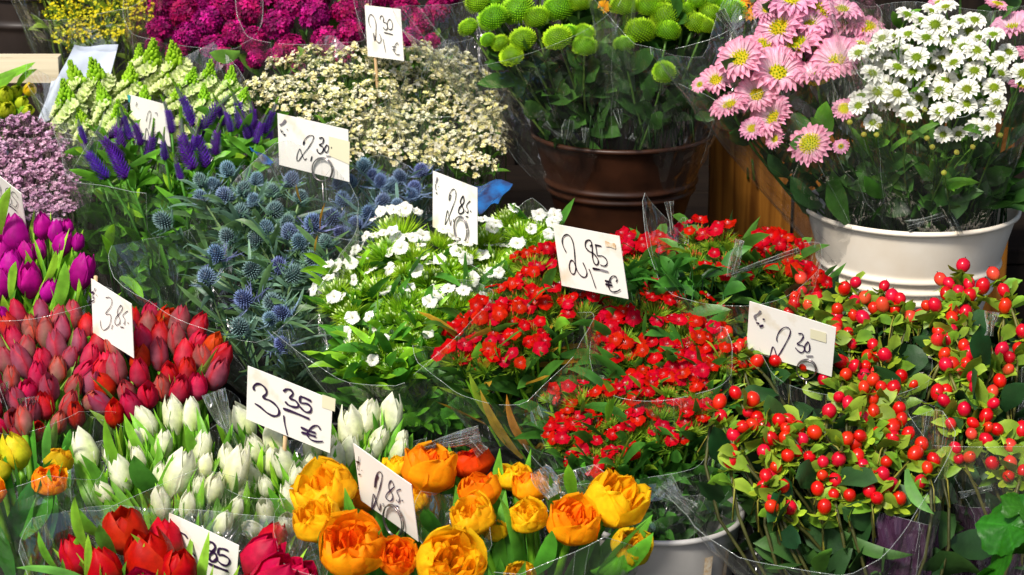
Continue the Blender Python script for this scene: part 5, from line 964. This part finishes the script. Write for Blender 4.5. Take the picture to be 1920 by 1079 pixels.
bouquet('daisy_bouquet', 'small white daisies with green centres in the white bucket', (1745, 520, 3.32), wd, d0=3.14, cyr=140, k=.0004, tc=.62, stem_c=(.08, .24, .03), fol=[('blade', 3.0, .045, .006, (.02, .10, .012), (.08, .26, .02), .15, .88), ('blade', 2.2, .06, .016, (.012, .06, .012), (.04, .16, .02), .1, .6)], seed=46, folds=[(1700, 425, 1770, 405, 12, 3.17), (1780, 400, 1800, 440, 10, 3.17)], jit=.3, stem_r=.0013,
        wr=dict(c=(1765, 110, 3.14, 195), b=(1740, 520, 3.32), r0=.06, peaks=((190, 45, .12), (90, 50, -.08), (0, 50, .1)), top=1.06, seed=38), extra=fill([(1545, 320), (1900, 300), (1890, 392), (1740, 412), (1570, 380)], 230, .05, .014, 3.22, (.008, .04, .008), (.03, .13, .015), sd=10, more=leafpx([(1750, 330, 1755, 290, 8, 3.14, (.10, .32, .02), 3), (1660, 370, 1620, 330, 14, 3.16, (.03, .14, .015), 6), (1840, 420, 1850, 340, 24, 3.2, (.012, .06, .012), 8), (1720, 410, 1690, 330, 16, 3.2, (.02, .11, .015), 8)])))
# cream statice
S1 = scatter([(470, 160), (520, 125), (600, 100), (700, 95), (740, 115), (738, 300), (665, 300), (600, 225), (520, 205), (480, 205)], 24, random.Random(21), 98)
S2 = scatter([(735, 100), (800, 92), (870, 110), (920, 165), (938, 210), (925, 290), (905, 320), (860, 310), (780, 315), (752, 290), (738, 220)], 24, random.Random(22), 98)
for lab, S, cx, sd_ in (('cream white statice with tiny yellow florets behind the wide 2,30 card', S1, 610, 51), ('cream statice with darker stems between the 2,30 card and brown bucket', S2, 830, 52)):
    bouquet('statice_bouquet', lab, (cx + 30, 560, 3.60), [('cream', x, y, 50) for x, y in S], 'cream statice bouquets', d0=3.52, k=.0009, tc=.1, stem_c=(.04, .10, .02), fol=('blade', 4, .03, .0025, (.03, .12, .012), (.12, .28, .03), .7, .98), seed=sd_, jit=.35, stem_r=.001,
            wr=dict(c=(cx + (10 if cx > 700 else 0), 190, 3.50, 150 if cx < 700 else 118), peaks=((270, 40, .16), (0, 40, .06)), top=1.0, seed=sd_))
# lilac statice
S3 = scatter([(-20, 235), (40, 228), (100, 250), (130, 330), (125, 400), (60, 410), (-20, 400)], 21, random.Random(23), 60)
bouquet('statice_bouquet', 'dusty lilac statice wrapped in crumpled film at the left edge', (60, 700, 3.40), [('lilac', x, y, 52) for x, y in S3], d0=3.34, k=.0009, tc=.1, stem_c=(.1, .08, .07), fol=('blade', .4, .03, .004, (.04, .1, .02), (.1, .2, .03), .5, .9), seed=53, jit=.3,
        wr=dict(c=(50, 330, 3.30, 125), peaks=((90, 60, -.05), (0, 40, .14)), top=1.1, seed=41))
# magenta heads
FX = [(300,10,60),(345,25,60),(300,55,52),(350,70,60),(390,40,60),(400,85,56),(330,100,44),(420,15,60),(375,0,60),(290,85,36),(440,60,50),(420,110,48),(440,130,36)]
F2 = [(470,20,62),(520,45,60),(475,75,56),(545,10,60),(590,30,60),(545,90,64),(610,75,60),(650,20,60),(520,105,44),(660,60,56),(500,-10,60),(590,-10,60),(640,100,50),(480,110,40),(700,-10,60),(560,130,30)]
F3 = [(760,15,52),(790,45,50),(820,20,50),(770,70,46),(840,-10,50),(730,-10,50),(810,80,34)]
for lab, F, cx, sd_ in (('magenta flower heads beside the yellow goldenrod', FX, 360, 54), ('magenta flower heads with cream statice in front', F2, 570, 55), ('magenta flower heads right of the narrow 2,30 card', F3, 790, 56)):
    bouquet('magenta_bouquet', lab, (cx, 400, 3.86), [('fuchsia', x, y, s * 1.1) for x, y, s in F], 'magenta flower bouquets', d0=3.72, cyr=50, k=.0009, tc=.15, stem_c=(.05, .14, .03), fol=('blade', .8, .06, .018, (.04, .14, .02), (.12, .28, .03), .6, .95), seed=sd_, jit=.3,
            wr=dict(c=(cx, 50, 3.70, 120), peaks=((330, 40, .12), (190, 40, .1)), top=1.0, seed=sd_), extra=leafpx([(450, 100, 392, 100, 14, 3.6, (.10, .28, .03), 6)]) if sd_ == 54 else None)
# goldenrod
S4 = scatter([(80, -30), (280, -30), (275, 40), (215, 70), (130, 80), (90, 40)], 24, random.Random(24), 60)
bouquet('goldenrod_bouquet', 'feathery yellow goldenrod in the top corner beside the magenta heads', (215, 330, 3.86), [('solidago', x, y, 50) for x, y in S4], d0=3.74, cyr=20, k=.0007, tc=.1, stem_c=(.12, .22, .03), fol=('blade', 2, .05, .006, (.10, .22, .02), (.24, .40, .05), .5, .95), seed=57, jit=.3,
        wr=dict(c=(165, 10, 3.70, 135), peaks=((180, 60, .2),), top=1.1, seed=44))
# green snapdragons
SN = [(135,235,113,150),(162,205,137,118),(196,190,172,96),(242,200,243,112),(208,240,185,160),(280,160,290,75),(262,150,258,84),(336,160,327,68),(386,180,396,112),(352,185,362,118),(428,195,430,122),(308,185,318,100),(230,255,222,180),(165,265,150,195),(440,220,462,160),(270,240,268,165),(330,220,340,150),(385,225,380,160),(120,240,108,180),(300,250,305,190),(350,255,356,190)]
bouquet('snapdragon_bouquet', 'pale green and cream snapdragon spires behind the purple speedwell', (290, 560, 3.62), [('snap', x, y, 100, 0, None, a, b) for x, y, a, b in SN], d0=3.52, cyr=190, k=.0009, tc=.1, stem_c=(.14, .32, .03), fol=('blade', 2, .05, .007, (.08, .24, .02), (.26, .48, .06), .5, .98), seed=58, jit=.2,
        wr=dict(c=(270, 210, 3.50, 190), peaks=((180, 50, .15), (300, 40, .12)), top=1.0, seed=47))
# purple speedwell
VE = [(200,336,148,262),(238,334,190,243),(230,292,214,210),(228,300,180,238),(272,302,302,222),(264,272,254,205),(362,318,322,222),(388,314,374,218),(340,338,327,283),(376,252,408,162),(362,236,336,152),(450,242,457,158),(418,236,408,178),(432,248,430,190),(474,242,480,178),(322,250,316,180),(480,270,492,200),(505,268,506,212),(350,300,380,230),(470,262,452,190),(160,270,140,215),(245,262,225,196),(205,262,232,205),(495,250,520,190),(405,290,400,215),(310,300,300,250)]
bouquet('speedwell_bouquet', 'purple speedwell spikes with green tips above dense green leaves', (300, 700, 3.44), [('veronica', x, y, 80, ((i * 7) % 5) * .008 - .045, None, a + (a - x) * .08, b) for i, (x, y, a, b) in enumerate(VE)], d0=3.36, cyr=260, k=.0008, tc=.1, stem_c=(.05, .2, .02), seed=59, jit=.2, extra=fill([(175, 350), (330, 345), (330, 480), (300, 560), (215, 520), (180, 430)], 170, .055, .010, 3.34, (.02, .12, .012), (.08, .32, .03), sd=3, more=leafpx([(225, 520, 270, 560, 10, 3.25, (.1, .35, .02), 5), (205, 470, 215, 420, 10, 3.25, (.12, .36, .02), 5), (215, 500, 190, 440, 9, 3.25, (.10, .36, .02), -5)])),
        fol=[('blade', 14, .055, .0075, (.02, .13, .012), (.08, .34, .02), .1, .95), ('blade', 2, .03, .005, (.10, .34, .015), (.24, .52, .03), .5, .9)],
        wr=dict(c=(320, 320, 3.34, 200), peaks=((190, 50, .1), (340, 40, .1)), top=1.0, seed=48))
# loose yellow tulips at left edge
YL = [(10,180,30,1,-25,178),(30,172,26,1,60,170),(56,168,26,0,75,166),(14,206,32,1,-20,203),(40,195,24,1,70,193),(52,208,24,1,80,206),(-10,200,30,1,-45,195)]
bouquet('tulip_bouquet', 'green budded yellow tulips lying below the cream ledge', (-60, 330, 3.62), [('yellow_tulip', x, y, s, 0, v) for x, y, s, v, *_ in YL], d0=3.52, k=.0004, tc=.5, fol=('tulip', .6, .08, .009, (.05, .22, .02), (.16, .42, .03)), seed=60, stem_r=.0025,
        extra=leafpx([(-20, 150, 66, 117, 9, 3.5, (.10, .34, .02), -4), (-20, 165, 30, 138, 8, 3.5, (.10, .34, .02), -4), (30, 165, 70, 130, 6, 3.5, (.12, .38, .02), 6)]))
